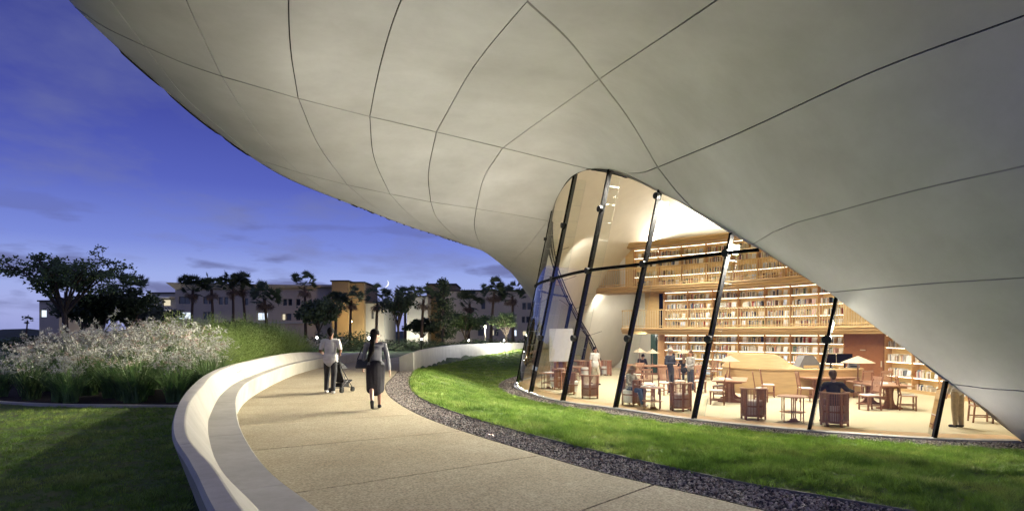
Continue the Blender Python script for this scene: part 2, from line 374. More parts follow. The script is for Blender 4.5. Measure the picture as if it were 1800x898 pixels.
BC = crv([(17, 10.5), (13.5, 11.3), (10.19, 12.45), (8.2, 13.3), (5.5, 15.1), (4.25, 16.16), (2.93, 18.1), (1.2, 20.9), (.1, 23.6), (-.52, 26.8), (-.55, 30), (.15, 34.2), (2.2, 38.8), (4.2, 42), (6, 44.5)], 160)

# ================================================================== curved shell
SIL = [(-330, -640), (-180, -400), (-20, -180), (120, 0), (207, 85), (287, 156), (349, 209), (438, 274), (501, 312), (603, 354), (622, 361), (705, 393), (790, 421), (818, 431), (848, 441), (872, 457), (900, 481), (939, 533), (985, 578), (1030, 617), (1066, 649)]
SD = crv(SIL, 1400)
ctl = [(-180, -400, 9.5), (120, 0, 13.5), (300, 165, 17.5), (500, 310, 22), (700, 392, 27), (848, 441, 31.5), (900, 481, 34.5), (939, 533, 37.5), (1000, 590, 41), (1066, 649, 43.6),
       (963, 388, 28.3), (980, 340, 26.6), (1005, 308, 25.2), (1068, 303, 21.6), (1158, 338, 19.5), (1290, 412, 16.87), (1468, 523, 14.97), (1670, 674, 13.75), (1798, 776, 13.45),
       (507, 0, 12.6), (925, 0, 11.2), (1261, 0, 10.2), (1800, 0, 8.7), (1800, 292, 9.6), (1800, 488, 10.8), (1800, 687, 12.6),
       (524, 173, 17.5), (767, 232, 20.8), (884, 260, 22.0), (1054, 139, 15.8), (1157, 294, 18.6), (834, 116, 15.5), (650, 205, 19.3),
       (1950, 800, 11.9), (2400, 900, 8.6), (2400, 100, 7.0), (2400, 500, 7.6), (1500, -400, 6.8), (900, -400, 7.6), (300, -400, 8.4), (2400, -190, 6.4)]
for u in range(20, 110, 12):
    p = HEAD[u]; ctl.append(((p[0]/p[1])*F_PX+CX, HZ-(p[2]-CAMZ)/p[1]*F_PX, p[1]))
cp = np.array([(a/1000, b/1000) for a, b, c in ctl]); cv = np.array([1/c for a, b, c in ctl])
def _phi(r2): return np.where(r2 > 1e-12, .5*r2*np.log(np.maximum(r2, 1e-12)), 0)
d2 = ((cp[:, None]-cp[None])**2).sum(-1); n_ = len(cp)
A_ = np.zeros((n_+3, n_+3)); A_[:n_, :n_] = _phi(d2)+np.eye(n_)*.004; A_[:n_, n_] = 1; A_[:n_, n_+1:] = cp; A_[n_, :n_] = 1; A_[n_+1:, :n_] = cp.T
sol = np.linalg.solve(A_, np.concatenate([cv, [0, 0, 0]]))
def limb_r(x): return np.interp(x, [100, 500, 800, 900, 960, 1100], [190, 170, 120, 70, 45, 35])
def depth(q):
    """depth in metres of the shell's outer face for an array of photo positions"""
    q = np.atleast_2d(q); u = q/1000
    r2 = ((u[:, None]-cp[None])**2).sum(-1)
    inv = _phi(r2)@sol[:n_]+sol[n_]+u@sol[n_+1:]
    D = 1/inv
    ds = np.sqrt(((q[:, None]-SD[None, ::2])**2).sum(-1)).min(1); ds = np.where(ds < .6, 0, ds)
    r = limb_r(q[:, 0]); s = np.clip(ds/r, 0, 1)
    return D*(1+(r/F_PX)*.85*(1-np.sqrt(1-(1-s)**2)))
def to3(q):
    D = depth(q); q = np.atleast_2d(q)
    return np.stack([(q[:, 0]-CX)/F_PX*D, D, CAMZ+(HZ-q[:, 1])/F_PX*D], 1)

n1, n2, n3, n4, n5, n6 = (254, 81), (389, 134), (524, 173), (650, 205), (767, 232), (884, 260)
m1, m2, m3, m4, m5, m6, mR = (468, 285), (527, 304), (610, 325), (685, 341), (757, 355), (837, 367), (963, 388)
p5, p6, p7 = (927, 2), (1054, 139), (1157, 294)
r0, q7, e3, e8, e9, e10, eg = (1035, 297), (1100, 305), (1218, 366), (1322, 430), (1457, 514), (1676, 675), (1798, 776)
s0, s1, s2, s3, s4, s5, s6, s7 = (131, 12), (462, 288), (622, 361), (705, 393), (790, 421), (818, 431), (848, 441), (893, 475)
l7 = (960, 470)
lines = {
 'S0': [(-180, -400), (-20, -180), s0], 'S1': [s0, (207, 85), (287, 156), (349, 209), (438, 274), s1], 'S2': [s1, (501, 312), (603, 354), s2], 'S3': [s2, s3], 'S4': [s3, s4], 'S5': [s4, s5], 'S6': [s5, s6], 'S7': [s6, (872, 457), s7],
 'S8': [s7, (939, 533), (985, 578), (1030, 617), (1066, 649)],
 'T1a': [(-20, -400), (110, -130), (193, 0), n1], 'T1b': [n1, (323, 169), (389, 227), (438, 267), m1],
 'T2a': [(200, -400), (262, -180), (327, 0), n2], 'T2b': [n2, (456, 236), m2], 'T2c': [m2, (575, 336), s2],
 'T3a': [(530, -400), (512, -180), (507, 0), (511, 90), n3], 'T3b': [n3, (559, 254), m3], 'T3c': [m3, (655, 362), s3],
 'T4a': [(900, -400), (790, -170), (700, 13), (666, 125), n4], 'T4b': [n4, (657, 276), m4], 'T4c': [m4, (710, 368), (749, 400), s4],
 'T5a': [(1330, -400), (1100, -150), p5], 'T5m': [p5, (834, 116), n5], 'T5b': [n5, (753, 307), m5], 'T5c': [m5, (766, 380), (785, 402), s5],
 'T6a': [(1800, -400), (1500, -170), (1261, 0), p6], 'T6m': [p6, (967, 200), n6], 'T6b': [n6, (851, 312), m6], 'T6c': [m6, (834, 400), s6],
 'L2a': [s0, (185, 48), n1], 'L2b': [n1, (320, 110), n2], 'L2c': [n2, n3], 'L2d': [n3, n4], 'L2e': [n4, n5], 'L2f': [n5, n6], 'L2g': [n6, (965, 280), r0], 'L2h': [r0, q7], 'T7a': [q7, (1130, 303), p7],
 'L1a': [s1, m1], 'L1b': [m1, m2], 'L1c': [m2, m3], 'L1d': [m3, m4], 'L1e': [m4, m5], 'L1f': [m5, m6], 'L1g': [m6, (900, 377), mR],
 'L3a': [p5, (1000, 70), p6], 'L3b': [p6, (1105, 207), p7], 'L3c': [p7, (1190, 336), e3],
 'T7b': [p7, (1300, 234), (1540, 124), (1800, 28), (2400, -190)],
 'E0': [r0, (1068, 302), (1112, 316), (1158, 338), e3], 'E1': [e3, (1290, 411), e8], 'E2': [e8, e9], 'E3': [e9, (1560, 590), e10], 'E4': [e10, (1740, 730), eg],
 'T8': [e8, (1372, 401), (1467, 373), (1600, 337), (1800, 292), (2400, 150)], 'T9': [e9, (1500, 510), (1640, 498), (1800, 488), (2400, 440)], 'T10': [e10, (1740, 683), (1800, 687), (2400, 745)], 'GR': [eg, (1950, 800), (2400, 900)],
 'RIM': [r0, (1005, 310), (984, 338), mR], 'RIM2': [mR, (958, 430), (957, 455), l7],
 'TOP0': [(-180, -400), (-20, -400)], 'TOP1': [(-20, -400), (200, -400)], 'TOP2': [(200, -400), (530, -400)], 'TOP3': [(530, -400), (900, -400)], 'TOP4': [(900, -400), (1330, -400)], 'TOP5': [(1330, -400), (1800, -400)],
 'RT2': [(1800, -400), (2400, -190)], 'RT3': [(2400, -190), (2400, 150)], 'RT4': [(2400, 150), (2400, 440)], 'RT5': [(2400, 440), (2400, 745)], 'RT6': [(2400, 745), (2400, 900)],
 'LG': [mR, (928, 433), (903, 460), s7], 'LF': [(1066, 649), (1072, 649)], 'LR': [mR, (962, 440), (973, 480), (1013, 553), (1040, 600), (1062, 643)], 'LFT': [(1062, 643), (1066, 649)]}
NG = 26
def getl(names):
    """chain of line names, '-' reverses, joined and resampled"""
    pts = []
    for k in names.split('+'):
        P = lines[k.strip('-')]
        if k.strip('-')[0] == 'S':                 # silhouette pieces are slices of one curve
            a_, b_ = [int(np.argmin(((SD-np.array(q_))**2).sum(1))) for q_ in (P[0], P[-1])]
            c = SD[a_:b_+1]
        else: c = crv(P, 40)
        if k[0] == '-': c = c[::-1]
        pts += list(c[(1 if pts else 0):])
    c = np.array(pts); s = np.concatenate([[0], np.cumsum(np.linalg.norm(np.diff(c, axis=0), axis=1))]); q = np.linspace(0, s[-1], NG+1)
    return np.stack([np.interp(q, s, c[:, k]) for k in range(2)], 1)
# cells: left side (u=0) and right side (u=1) run in v; top (v=0) and bottom (v=1) run in u
cells = [
 ('TOP0', 'S0', 'T1a', 'L2a', 'L'), ('TOP1', 'T1a', 'T2a', 'L2b', ''), ('TOP2', 'T2a', 'T3a', 'L2c', ''), ('TOP3', 'T3a', 'T4a', 'L2d', ''), ('TOP4', 'T4a', 'T5a+T5m', 'L2e', ''),
 ('L3a', 'T5m', 'T6m', 'L2f', ''), ('TOP5', 'T5a', 'T6a', 'L3a', ''), ('L3b', 'T6m', 'T7r', 'L2gh', ''),
 ('L2a', 'S1', 'T1b', 'L1a', 'L'), ('L2b', 'T1b', 'T2b', 'L1b', ''), ('L2c', 'T2b', 'T3b', 'L1c', ''), ('L2d', 'T3b', 'T4b', 'L1d', ''), ('L2e', 'T4b', 'T5b', 'L1e', ''), ('L2f', 'T5b', 'T6b', 'L1f', ''), ('L2g', 'T6b', 'RIM', 'L1g', 'R'),
 ('L1b', 'L1az', 'T2c', 'S2', 'B'), ('L1c', 'T2c', 'T3c', 'S3', 'B'), ('L1d', 'T3c', 'T4c', 'S4', 'B'), ('L1e', 'T4c', 'T5c', 'S5', 'B'), ('L1f', 'T5c', 'T6c', 'S6', 'B'), ('L1g', 'T6c', 'LG', 'S7', 'B'),
 ('LGr', 'S8', 'LR', 'LFTr', 'LR'),
 ('TR2', 'L3b', 'RT2', 'T7b', ''), ('T7b', 'L3c+E1', 'RT3', 'T8', 'l'), ('T8', 'E2', 'RT4', 'T9', 'L'), ('T9', 'E3', 'RT5', 'T10', 'L'), ('T10', 'E4', 'RT6', 'GR', 'LB'),
 ('L2h+T7a', 'E0z', 'L3c', 'E0', 'B')]
alias = {'T7r': '-T7a', 'L2gh': 'L2g+L2h', 'LGr': '-LG', 'TR2': '-T6a', 'LFTr': '-LFT', 'L1az': '-L1a'}
shell = thing('curved_shell_canopy', 'huge pale curved canopy shell of jointed panels sweeping over the path and library glass', 'canopy')
memb = MB(); seamset = {}
def cell3(top, left, right, bot):
    T_, L_, R_, B_ = [getl(alias.get(k, k)) if k != 'E0z' else np.tile(np.array([r0], float), (NG+1, 1)) for k in (top, left, right, bot)]
    u = np.linspace(0, 1, NG+1)[None, :, None]; v = np.linspace(0, 1, NG+1)[:, None, None]
    P = (1-v)*T_[None]+v*B_[None]+(1-u)*L_[:, None]+u*R_[:, None]-((1-u)*(1-v)*T_[0]+u*(1-v)*T_[-1]+(1-u)*v*B_[0]+u*v*B_[-1])
    return P
for ci, (top, left, right, bot, fl) in enumerate(cells):
    P = cell3(top, left, right, bot)
    X = to3(P.reshape(-1, 2)).reshape(NG+1, NG+1, 3)
    # exact opening edge: snap to the glass head curve where the side is an E line or the leg rim
    du = np.gradient(X, axis=1); dvv = np.gradient(X, axis=0); N = np.cross(du, dvv); ln = np.linalg.norm(N, axis=2); ln[ln < 1e-9] = 1; N /= ln[..., None]
    view = X-np.array([0, 0, CAMZ]); sg = np.sign(np.sum((N*view)[3:-3, 3:-3].sum(2)))*np.ones(N.shape[:2]); N *= -sg[..., None]       # outward = to the camera
    Xi = X.copy(); g = .016
    def inset(sl, nb):
        d = X[nb]-X[sl]; l = np.linalg.norm(d, axis=-1, keepdims=True); l[l < 1e-6] = 1
        Xi[sl] += d/l*np.minimum(g, l*.4)
    if 'L' not in fl and 'l' not in fl: inset((slice(None), 0), (slice(None), 1))
    if 'R' not in fl: inset((slice(None), -1), (slice(None), -2))
    inset((0,), (1,))
    if 'B' not in fl: inset((-1,), (-2,))
    mb = MB(); flip = sg.sum() > 0
    mb.grid([[tuple(p) for p in r] for r in Xi], flip=bool(flip))
    rim = [(0, j) for j in range(NG+1)]+[(i, NG) for i in range(1, NG+1)]+[(NG, j) for j in range(NG-1, -1, -1)]+[(i, 0) for i in range(NG-1, -1, -1)]
    o0 = len(mb.v); idx = [i*(NG+1)+j for i, j in rim]
    mb.v += [tuple(Xi[i, j]-N[i, j]*.06) for i, j in rim]
    for k in range(len(rim)-1):
        if ('L' in fl and k >= 3*NG) or ('R' in fl and NG <= k < 2*NG) or ('B' in fl and 2*NG <= k < 3*NG): continue
        f = (idx[k], idx[k+1], o0+k+1, o0+k); mb.f.append(f if flip else f[::-1]); mb.mi.append(0)
    mb.build('shell_panel', M['shell'], shell, smooth=True, angle=50)
    Xb = X-N*.045
    memb.grid([[tuple(p) for p in r] for r in Xb], flip=bool(flip))
memb.build('joint_backing', M['joint_dark'], shell, smooth=True)
# grey joint strips laid along the long seams
for nm, w in (('L2a+L2b+L2c+L2d+L2e+L2f+L2g', .034), ('L3a+L3b+L3c', .06), ('L1b+L1c+L1d+L1e+L1f+L1g', .022), ('T8', .03), ('T9', .022)):
    NG_, NG = NG, 80; c = getl(nm); NG = NG_
    p = to3(c); vd = p-np.array([0, 0, CAMZ]); vd /= np.linalg.norm(vd, axis=1)[:, None]
    t = np.gradient(p, axis=0); sd = np.cross(t, vd); sd /= np.linalg.norm(sd, axis=1)[:, None]
    pb = p+vd*.012
    MB().grid([[tuple(a-b*w/2) for a, b in zip(pb, sd)], [tuple(a+b*w/2) for a, b in zip(pb, sd)]]).build('joint_strip', M['joint_grey'], shell, smooth=True)
# the shell rolls over behind its silhouette and closes upward
allS = 'S0+S1+S2+S3+S4+S5+S6+S7+S8'
for nm in allS.split('+'):
    c = getl(nm)
    p = to3(c); tq = np.gradient(c, axis=0); tq /= np.linalg.norm(tq, axis=1)[:, None]
    e2 = np.stack([-tq[:, 1], np.zeros(len(c)), -tq[:, 0]], 1)
    vd = p-np.array([0, 0, CAMZ]); vd /= np.linalg.norm(vd, axis=1)[:, None]
    e2 -= vd*(e2*vd).sum(1)[:, None]; e2 /= np.linalg.norm(e2, axis=1)[:, None]
    Rr = (limb_r(c[:, 0])*p[:, 1]/F_PX)[:, None]
    rows = []
    for th in np.linspace(0, R(150), 12):
        rows.append([tuple(q) for q in p-e2*Rr+e2*Rr*math.cos(th)+vd*Rr*math.sin(th)])
    fixn(MB().grid(rows).build('back_panel', M['shell'], shell, smooth=True))
# cream reveal between the shell rim and the glass head, dark head frame
hd = HEAD[gb_u(.35, 30.5):gb_u(1.67, 21.6)+1]
u0, u1 = gb_u(.35, 30.5), gb_u(2.2, 20.8)
NG_, NG = NG, 60; c = getl('-RIM+E0'); NG = NG_
rim3 = to3(c)[:34]; hh = HEAD[u0:u1]; k = np.linspace(0, len(hh)-1, 34)
h3 = np.stack([np.interp(k, np.arange(len(hh)), hh[:, j]) for j in range(3)], 1)
fixn(MB().grid([[tuple(p) for p in rim3], [tuple(p*.5+q*.5+np.array([.04, .1, .05])) for p, q in zip(rim3, h3)], [tuple(q+np.array([.03, .03, .02])) for q in h3]]).build('window_reveal', M['shell'], shell, smooth=True))

# ------------------------------------------------------------------ inside lining: ceiling and leg
WP = crv([(6.9, 43.6), (8.2, 43.2), (9.0, 41.6), (9.8, 39.4), (12.0, 37.4), (14.2, 35), (15.9, 32.2), (17.0, 28.6), (17.3, 24.4), (16.9, 20.6), (15.8, 17.2), (14.2, 14.8), (12.6, 13.6), (11.6, 13.35)], 240)
def wz(k): u = k/240; return 8.0*sst(0, .12, u)*(1-sst(.86, 1.0, u))+.02
WZ = np.array([wz(k) for k in range(241)])
rows = []
for j in range(25):
    v = j/24; r = []
    for k in range(241):
        a, b = HEAD[k], np.array([WP[k][0], WP[k][1], WZ[k]]); u = k/240
        bul = 1.9*sst(.02, .3, u)*(1-sst(.75, 1, u))
        p = a*(1-v)+b*v; z = p[2]+bul*math.sin(PI*v)**.62
        r.append((p[0]+(.02 if j == 0 else 0), p[1], z))
    rows.append(r)
lining = thing('library_interior_shell', 'smooth off white plaster ceiling and wall lining inside the glazed library', 'interior wall')
fixn(MB().grid(rows).build('ceiling', M['liner'], lining, smooth=True))
fixn(MB().grid([[(p[0], p[1], -.05) for p in WP], [(p[0], p[1], z) for p, z in zip(WP, WZ)]]).build('wall', M['liner'], lining, smooth=True))

# floor: sand carpet with a maple border along the glass
fl = MB().grid([[(GB[k][0]*(1-v)+WP[k][0]*v, GB[k][1]*(1-v)+WP[k][1]*v, 0) for k in range(241)] for v in np.linspace(0, 1, 12)])
struct(fixn(fl.build('carpet_floor', M['carpet'])))
a, b = off(GB, .06), off(GB, .95)
struct(fixn(MB().grid([[(p[0], p[1], .004) for p in a], [(p[0], p[1], .004) for p in b]]).build('timber_floor_border', M['woodfloor'])))
# interior low plinth at the far side of the leg
# ------------------------------------------------------------------ glass wall
gw = thing('glass_wall', 'tall leaning curved glass wall with black mullions enclosing the library', 'window wall')
MU = [gb_u(*p) for p in ((4.4, 39.7), (2.6, 37), (1.15, 33.9), (.42, 31.0), (.2, 28.3), (.68, 24.75), (1.67, 21.6), (3.2, 19.47), (4.92, 16.87), (7.08, 14.97), (9.375, 13.75))]+[238]
fixn(sweep(GB[:239], [(-.09, -.3), (-.09, .03), (.05, .045), (.05, -.3)]).build('sill', M['sill'], gw))
for i, u in enumerate(MU[:-1]):
    b = GB[u]; t = GB[min(u+1, 240)]-GB[max(u-1, 0)]; t /= np.linalg.norm(t); nn = np.array([-t[1], t[0]])      # inward
    H = HZU[u]+.03
    if H < .3: continue
    wi, de = (.045, .10) if u < gb_u(.3, 26) else (.065, .15)
    vs = []
    for z in (0, H):
        for s, d in ((-1, -.03), (1, -.03), (1, de), (-1, de)):
            q = b+t*s*wi/2+nn*d; vs.append((q[0]+LEAN*z, q[1], z))
    fixn(MB().add(vs, [(0, 1, 2, 3), (7, 6, 5, 4), (0, 4, 5, 1), (1, 5, 6, 2), (2, 6, 7, 3), (3, 7, 4, 0)]).build('mullion', M['mullion'], gw))
    for z in (2.18, 4.5, 6.62):
        if z > H-.15: continue
        q = b-nn*.05; c = Vector((q[0]+LEAN*z, q[1], z)); ax = Vector((nn[0], nn[1], 0))
        rr = .07 if u < gb_u(.3, 26) else .108
        MB().tube([c-ax*.045, c+ax*.07], rr, 20).build('node_disc', M['node'], gw, smooth=True, angle=40)
    # glass fin with clips behind the mullion
    f = []
    for z in (.05, H-.2*min(1, H)):
        for d in (de, de+.42):
            q = b+nn*d; f.append((q[0]+LEAN*z, q[1], z))
    MB().add(f, [(0, 1, 3, 2)]).build('glass_fin', M['fin'], gw)
    cl = MB()
    for z in np.arange(.6, H-.4, .62):
        q = b+nn*de; q2 = b+nn*(de+.42); cl.bar((q[0]+LEAN*z, q[1], z), (q2[0]+LEAN*z, q2[1], z), .009, .009)
    for a_, d in ((0, de+.42),):
        q = b+nn*d; cl.bar((q[0], q[1], .05), (q[0]+LEAN*(H-.3), q[1], H-.3), .006, .006)
    if H > 2: cl.build('fin_clips', M['sill'], gw)['kind'] = 'stuff'
NM = [0]+MU
for i in range(len(NM)-1):
    ua, ub = NM[i], NM[i+1]
    if ub-ua < 2: continue
    ks = list(range(ua, ub+1))
    lo = [[(GB[k][0]+LEAN*z_, GB[k][1], z_) for k in ks for z_ in [max(.04, min(zz, HZU[k]))]] for zz in (.04, 2.2, 4.5)]
    MB().grid(lo).build('glass_pane', M['glass'], gw, smooth=True)
    if max(HZU[k] for k in ks) > 4.6:
        up = []
        for v in np.linspace(0, 1, 5):
            up.append([(GB[k][0]+LEAN*z_, GB[k][1], z_) for k in ks for z_ in [4.51+(max(4.52, HZU[k])-4.51)*v]])
        MB().grid(up).build('glass_pane', M['glass'], gw, smooth=True)
kk = [k for k in range(241) if HZU[k] > 4.5]
tr = sweep(np.array([(GB[k][0]+LEAN*4.5, GB[k][1]) for k in kk]), [(-.04, 4.46), (-.04, 4.55), (.05, 4.55), (.05, 4.46)])
fixn(tr.build('transom', M['mullion'], gw))
MB().tube([tuple(HEAD[k]+np.array([0, -.02, -.01])) for k in range(0, gb_u(1.9, 21.2), 2)], [.014+.07*sst(60, 100, k)*(1-sst(112, 140, k)) for k in range(0, gb_u(1.9, 21.2), 2)], 6).build('head_frame', M['mullion'], gw, smooth=True)
# ================================================================== ground, path, bench, wall
ZP = .70
def near(curve, x, y): return int(np.argmin((curve[:, 0]-x)**2+(curve[:, 1]-y)**2))
GCW = np.concatenate([GC[:-1], WALLC[2:]])          # left boundary of the low lawn (gravel edge, then wall)
def ground_z(x, y):
    d = (GCW[:, 0]-x)**2+(GCW[:, 1]-y)**2; i = int(np.argmin(d)); i0, i1 = max(i-1, 0), min(i+1, len(GCW)-1)
    t = GCW[i1]-GCW[i0]; s = t[0]*(y-GCW[i][1])-t[1]*(x-GCW[i][0])        # <0 : right of travel (library side)
    if y > 64: return .62
    dist = math.sqrt(d[i])
    return .62 if s > 0 else .62-.95*min(1, dist/.8)
xs = [-900, -400, -200, -100, -60, -40]+list(np.arange(-28, 30.1, .8))+[40, 60, 100, 200, 400, 900]
ys = [-300, -60, -25, -8]+list(np.arange(-3, 66.1, .8))+[70, 76, 84, 95, 110, 140, 200, 400, 900, 2500]
struct(MB().grid([[(x, y, ground_z(x, y)) for x in xs] for y in ys]).build('ground', M['ground'], smooth=True))

# path: slabs between the joints
JL = [0, .065]+[near(LFOOT, *gp(x, y, ZP)[:2])/200 for x, y in ((530, 865), (456, 792), (428, 747), (433, 714), (470, 683), (525, 656), (585, 642))]+[1.0]
RJ = [near(RC, *gp(x, y, ZP)[:2])/200 for x, y in ((1153, 855), (946, 797), (812, 757), (730, 727), (690, 700), (678, 678), (690, 660))]
JL = [0]+[near(LFOOT, -1.05, 3.75)/200]+JL[2:]
JR = [0]+[RJ[0]]+RJ[1:]+[.80, 1.0]
JL = JL[:len(JR)]; JL[-1] = 1.0
pathw = struct(thing('path', None, None))
LB = off(LFOOT, .30)
for i in range(len(JR)-1):
    rows = []
    n = 10
    for k in range(n+1):
        a = JL[i]+(JL[i+1]-JL[i])*k/n; b = JR[i]+(JR[i+1]-JR[i])*k/n
        A = LB[min(200, int(round(a*200)))] if i else LB[min(200, int(round(a*200)))]
        fa = a*200; ia = min(199, int(fa)); A = LB[ia]*(1-fa+ia)+LB[ia+1]*(fa-ia)
        fb = b*200; ib = min(199, int(fb)); B = RC[ib]*(1-fb+ib)+RC[ib+1]*(fb-ib)
        rows.append([Vector((A[0]*(1-v)+B[0]*v, A[1]*(1-v)+B[1]*v, ZP)) for v in np.linspace(0, 1, 13)])
    for e, nb in ((0, 1), (-1, -2)):
        rows[e] = [p+(q-p).normalized()*.010 for p, q in zip(rows[e], rows[nb])]
    low = lambda r, z: [Vector((p.x, p.y, z)) for p in r]
    rows = [low(rows[0], ZP-.04)]+rows+[low(rows[-1], ZP-.04)]
    fixn(MB().grid(rows).build('path_slab', M['path'], pathw))
struct(MB().grid([[(p[0], p[1], ZP-.035) for p in LB], [(p[0], p[1], ZP-.035) for p in RC]]).build('path_subbase', M['soil']))
RM = RC[:176:8]
ed = MB()
fixn(sweep(RC[:180], [(-.003, ZP+.002), (-.003, ZP-.12), (-.02, ZP-.12), (-.02, ZP+.002)]).build('path_edging', M['mullion'])); struct(bpy.data.objects['path_edging'])
EDG = mat('edging_grey', (.16, .16, .155), .8)
fixn(sweep(GC, [(.012, ZP+.012), (.012, ZP-.12), (-.004, ZP-.12), (-.004, ZP+.012)]).build('lawn_edging', EDG)); struct(bpy.data.objects['lawn_edging'])
fixn(sweep(BC[20:], [(.012, .01), (.012, -.12), (-.004, -.12), (-.004, .01)]).build('lawn_edging', EDG)); struct(bpy.data.objects['lawn_edging.001'])

# bench: backrest blocks and seat blocks
LFB = LFOOT; _k = np.arange(201)
DSB = np.interp(_k, [0, 47, 57, 71, 90, 200], [.36, .36, .32, .27, .24, .30]); DIN = np.interp(_k, [0, 17, 25, 34, 42, 53, 77, 200], [.60, .63, .65, .59, .54, .46, .42, .42]); DOU = np.interp(_k, [0, 23, 30, 43, 60, 81, 200], [.73, .76, .72, .66, .60, .56, .56])
bench = thing('curved_bench', 'long curved cream precast concrete bench with a sloped backrest along the left of the path', 'bench')
bj = sorted([0]+[near(off(LFB, .2), *gp(x, y, 1.16)[:2]) for x, y in ((470, 858), (400, 766), (400, 706))]+[near(off(LFB, .2), *gp(x, y, 1.16)[:2]) for x, y in ((430, 670), (495, 645))]+[200])
s_all = np.linspace(0, 1, 201)
th = np.array([1-sst(.66, 1.0, s) for s in s_all])       # the backrest tapers away at the far end
for i in range(len(bj)-1):
    a, b = bj[i], bj[i+1]+1
    c = LFB[a:b]; t = th[a:b]
    c = c.copy()
    # leave a 6 mm joint
    d0 = (c[1]-c[0]); c[0] = c[0]+d0/np.linalg.norm(d0)*.006; d1 = (c[-2]-c[-1]); c[-1] = c[-1]+d1/np.linalg.norm(d1)*.004
    F0 = LFB[a:b]
    def o_(d): q = off(LFB, d)[a:b].copy(); q[0] = q[0]+d0/np.linalg.norm(d0)*.004; q[-1] = q[-1]+d1/np.linalg.norm(d1)*.004; return q
    def build(name, prof):
        rows = []
        cols = [(o_(p[0]), p[1]) for p in prof]
        for k in range(len(c)):
            rows.append([(q[k][0], q[k][1], z(t[k]) if callable(z) else z) for q, z in cols]); rows[-1].append(rows[-1][0])
        m = MB().grid(rows); m.add(rows[0][:-1], [tuple(range(len(prof)))]); m.add(rows[-1][:-1], [tuple(range(len(prof)))[::-1]])
        o = fixn(m.build(name, M['bench'], bench)); o.data.shade_smooth(); o.data.set_sharp_from_angle(angle=R(28)); return o
    build('seat_block', [(.05, ZP-.1), (.0, ZP+.40), (.0, ZP+.445), (.012, ZP+.46), (DSB, ZP+.462), (DSB+.03, ZP-.1)])
    build('backrest_block', [(DSB+.002, ZP+.2), (DSB+.001, ZP+.464), (DSB+.02, lambda t: ZP+.50+.02*t), (DIN-.02, lambda t: ZP+.47+.33*t), (DIN, lambda t: ZP+.475+.355*t), (DIN+.015, lambda t: ZP+.48+.357*t), (DOU-.014, lambda t: ZP+.48+.352*t), (DOU, lambda t: ZP+.465+.33*t), (np.maximum(DOU-.28, DSB+.05), ZP-.05), (np.maximum(DOU-.30, DSB+.045), ZP-.25), (DSB+.03, ZP-.25)])

# retaining wall on the right
wl = thing('retaining_wall', 'low cream curved concrete wall with a slanted top beside the lawn', 'wall')
def wtop(k): return 1.49
rows = []
WL = off(WALLC, .0)
prof = [(0, -.3), (0.05, 1.47), (.09, 1.50), (.60, 1.34), (.66, 1.30), (.62, -.3)]
fixn(sweep(WALLC[:62], prof).build('wall_block', M['bench'], wl))
for k in (14, 26, 38, 50):
    p = WALLC[k]; q = off(WALLC, .09)[k]
struct(MB().grid([[tuple(p)+(ZP+.004,) for p in off(WALLC, .7)[2:60]], [tuple(p)+(ZP+.004,) for p in off(WALLC, 3.4)[2:60]]]).build('side_path', M['path']))

# lawn between path and library
GCL = np.concatenate([GC, WALLC[1:62]])
def resamp(c, n):
    s = np.concatenate([[0], np.cumsum(np.linalg.norm(np.diff(c, axis=0), axis=1))]); q = np.linspace(0, s[-1], n+1)
    return np.stack([np.interp(q, s, c[:, k]) for k in range(c.shape[1])], 1)
# match parameters by hand so that rungs do not cross
ka = [0, near(GCL, 3.3, 6), near(GCL, .23, 10.2), near(GCL, -2.44, 16.3), near(GCL, -3.5, 21.5), near(GCL, -4.3, 27.4), near(GCL, -4.85, 36.7), near(GCL, -4.3, 52), len(GCL)-1]
kb = [0, near(BC, 10.19, 12.45), near(BC, 5.5, 15.1), near(BC, 1.2, 20.9), near(BC, -.3, 25), near(BC, -.55, 29), near(BC, .15, 34.2), near(BC, 2.2, 38.8), 160]
NL = 220; q = np.linspace(0, 8, NL+1)
ia = np.interp(q, range(9), ka); ib = np.interp(q, range(9), kb)
def at(c, f): return np.stack([np.interp(f, range(len(c)), c[:, k]) for k in range(2)], 1)
LA, LBb = at(GCL, ia), at(BC, ib)
za = np.interp(LA[:, 1], [0, 27.9, 33, 36.7, 45, 52, 58.5, 62.9], [.70, .70, .5, .36, .2, .14, .4, .9])
rows = []
for j in range(45):
    v = j/44; r = []
    for k in range(NL+1):
        x, y = LA[k]*(1-v)+LBb[k]*v
        z = (za[k]+.0)*(1-sst(.03, .93, v)) - .01*sst(.9, 1, v)
        w = math.sin(PI*v)**.5
        z += w*(.09*mnoise.noise(Vector((x*.8, y*.8, 0)))+.06*mnoise.noise(Vector((x*2.3, y*2.3, 3))))+.02*w
        r.append((x, y, z))
    rows.append(r)
lawn = struct(MB().grid(rows).build('lawn', M['turfbase'], smooth=True))
# gravel beds under the stones
gbed = struct(MB().grid([[(p[0], p[1], ZP-.045) for p in at(RC, np.linspace(0, 160, 121))], [(p[0], p[1], ZP-.045) for p in at(GC, np.linspace(0, 160, 121))]]).build('gravel_bed', M['soil'], smooth=True))
kc = np.linspace(0, 160, 161); bb = BC[:150]
gbk = [near(GB, *p) for p in bb]
gbed2 = struct(MB().grid([[(p[0], p[1], -.045) for p in bb], [(GB[k][0]-.0, GB[k][1], -.045) for k in [240-int(240*i/149*1.0) for i in range(150)]]]).build('gravel_bed', M['soil'], smooth=True))

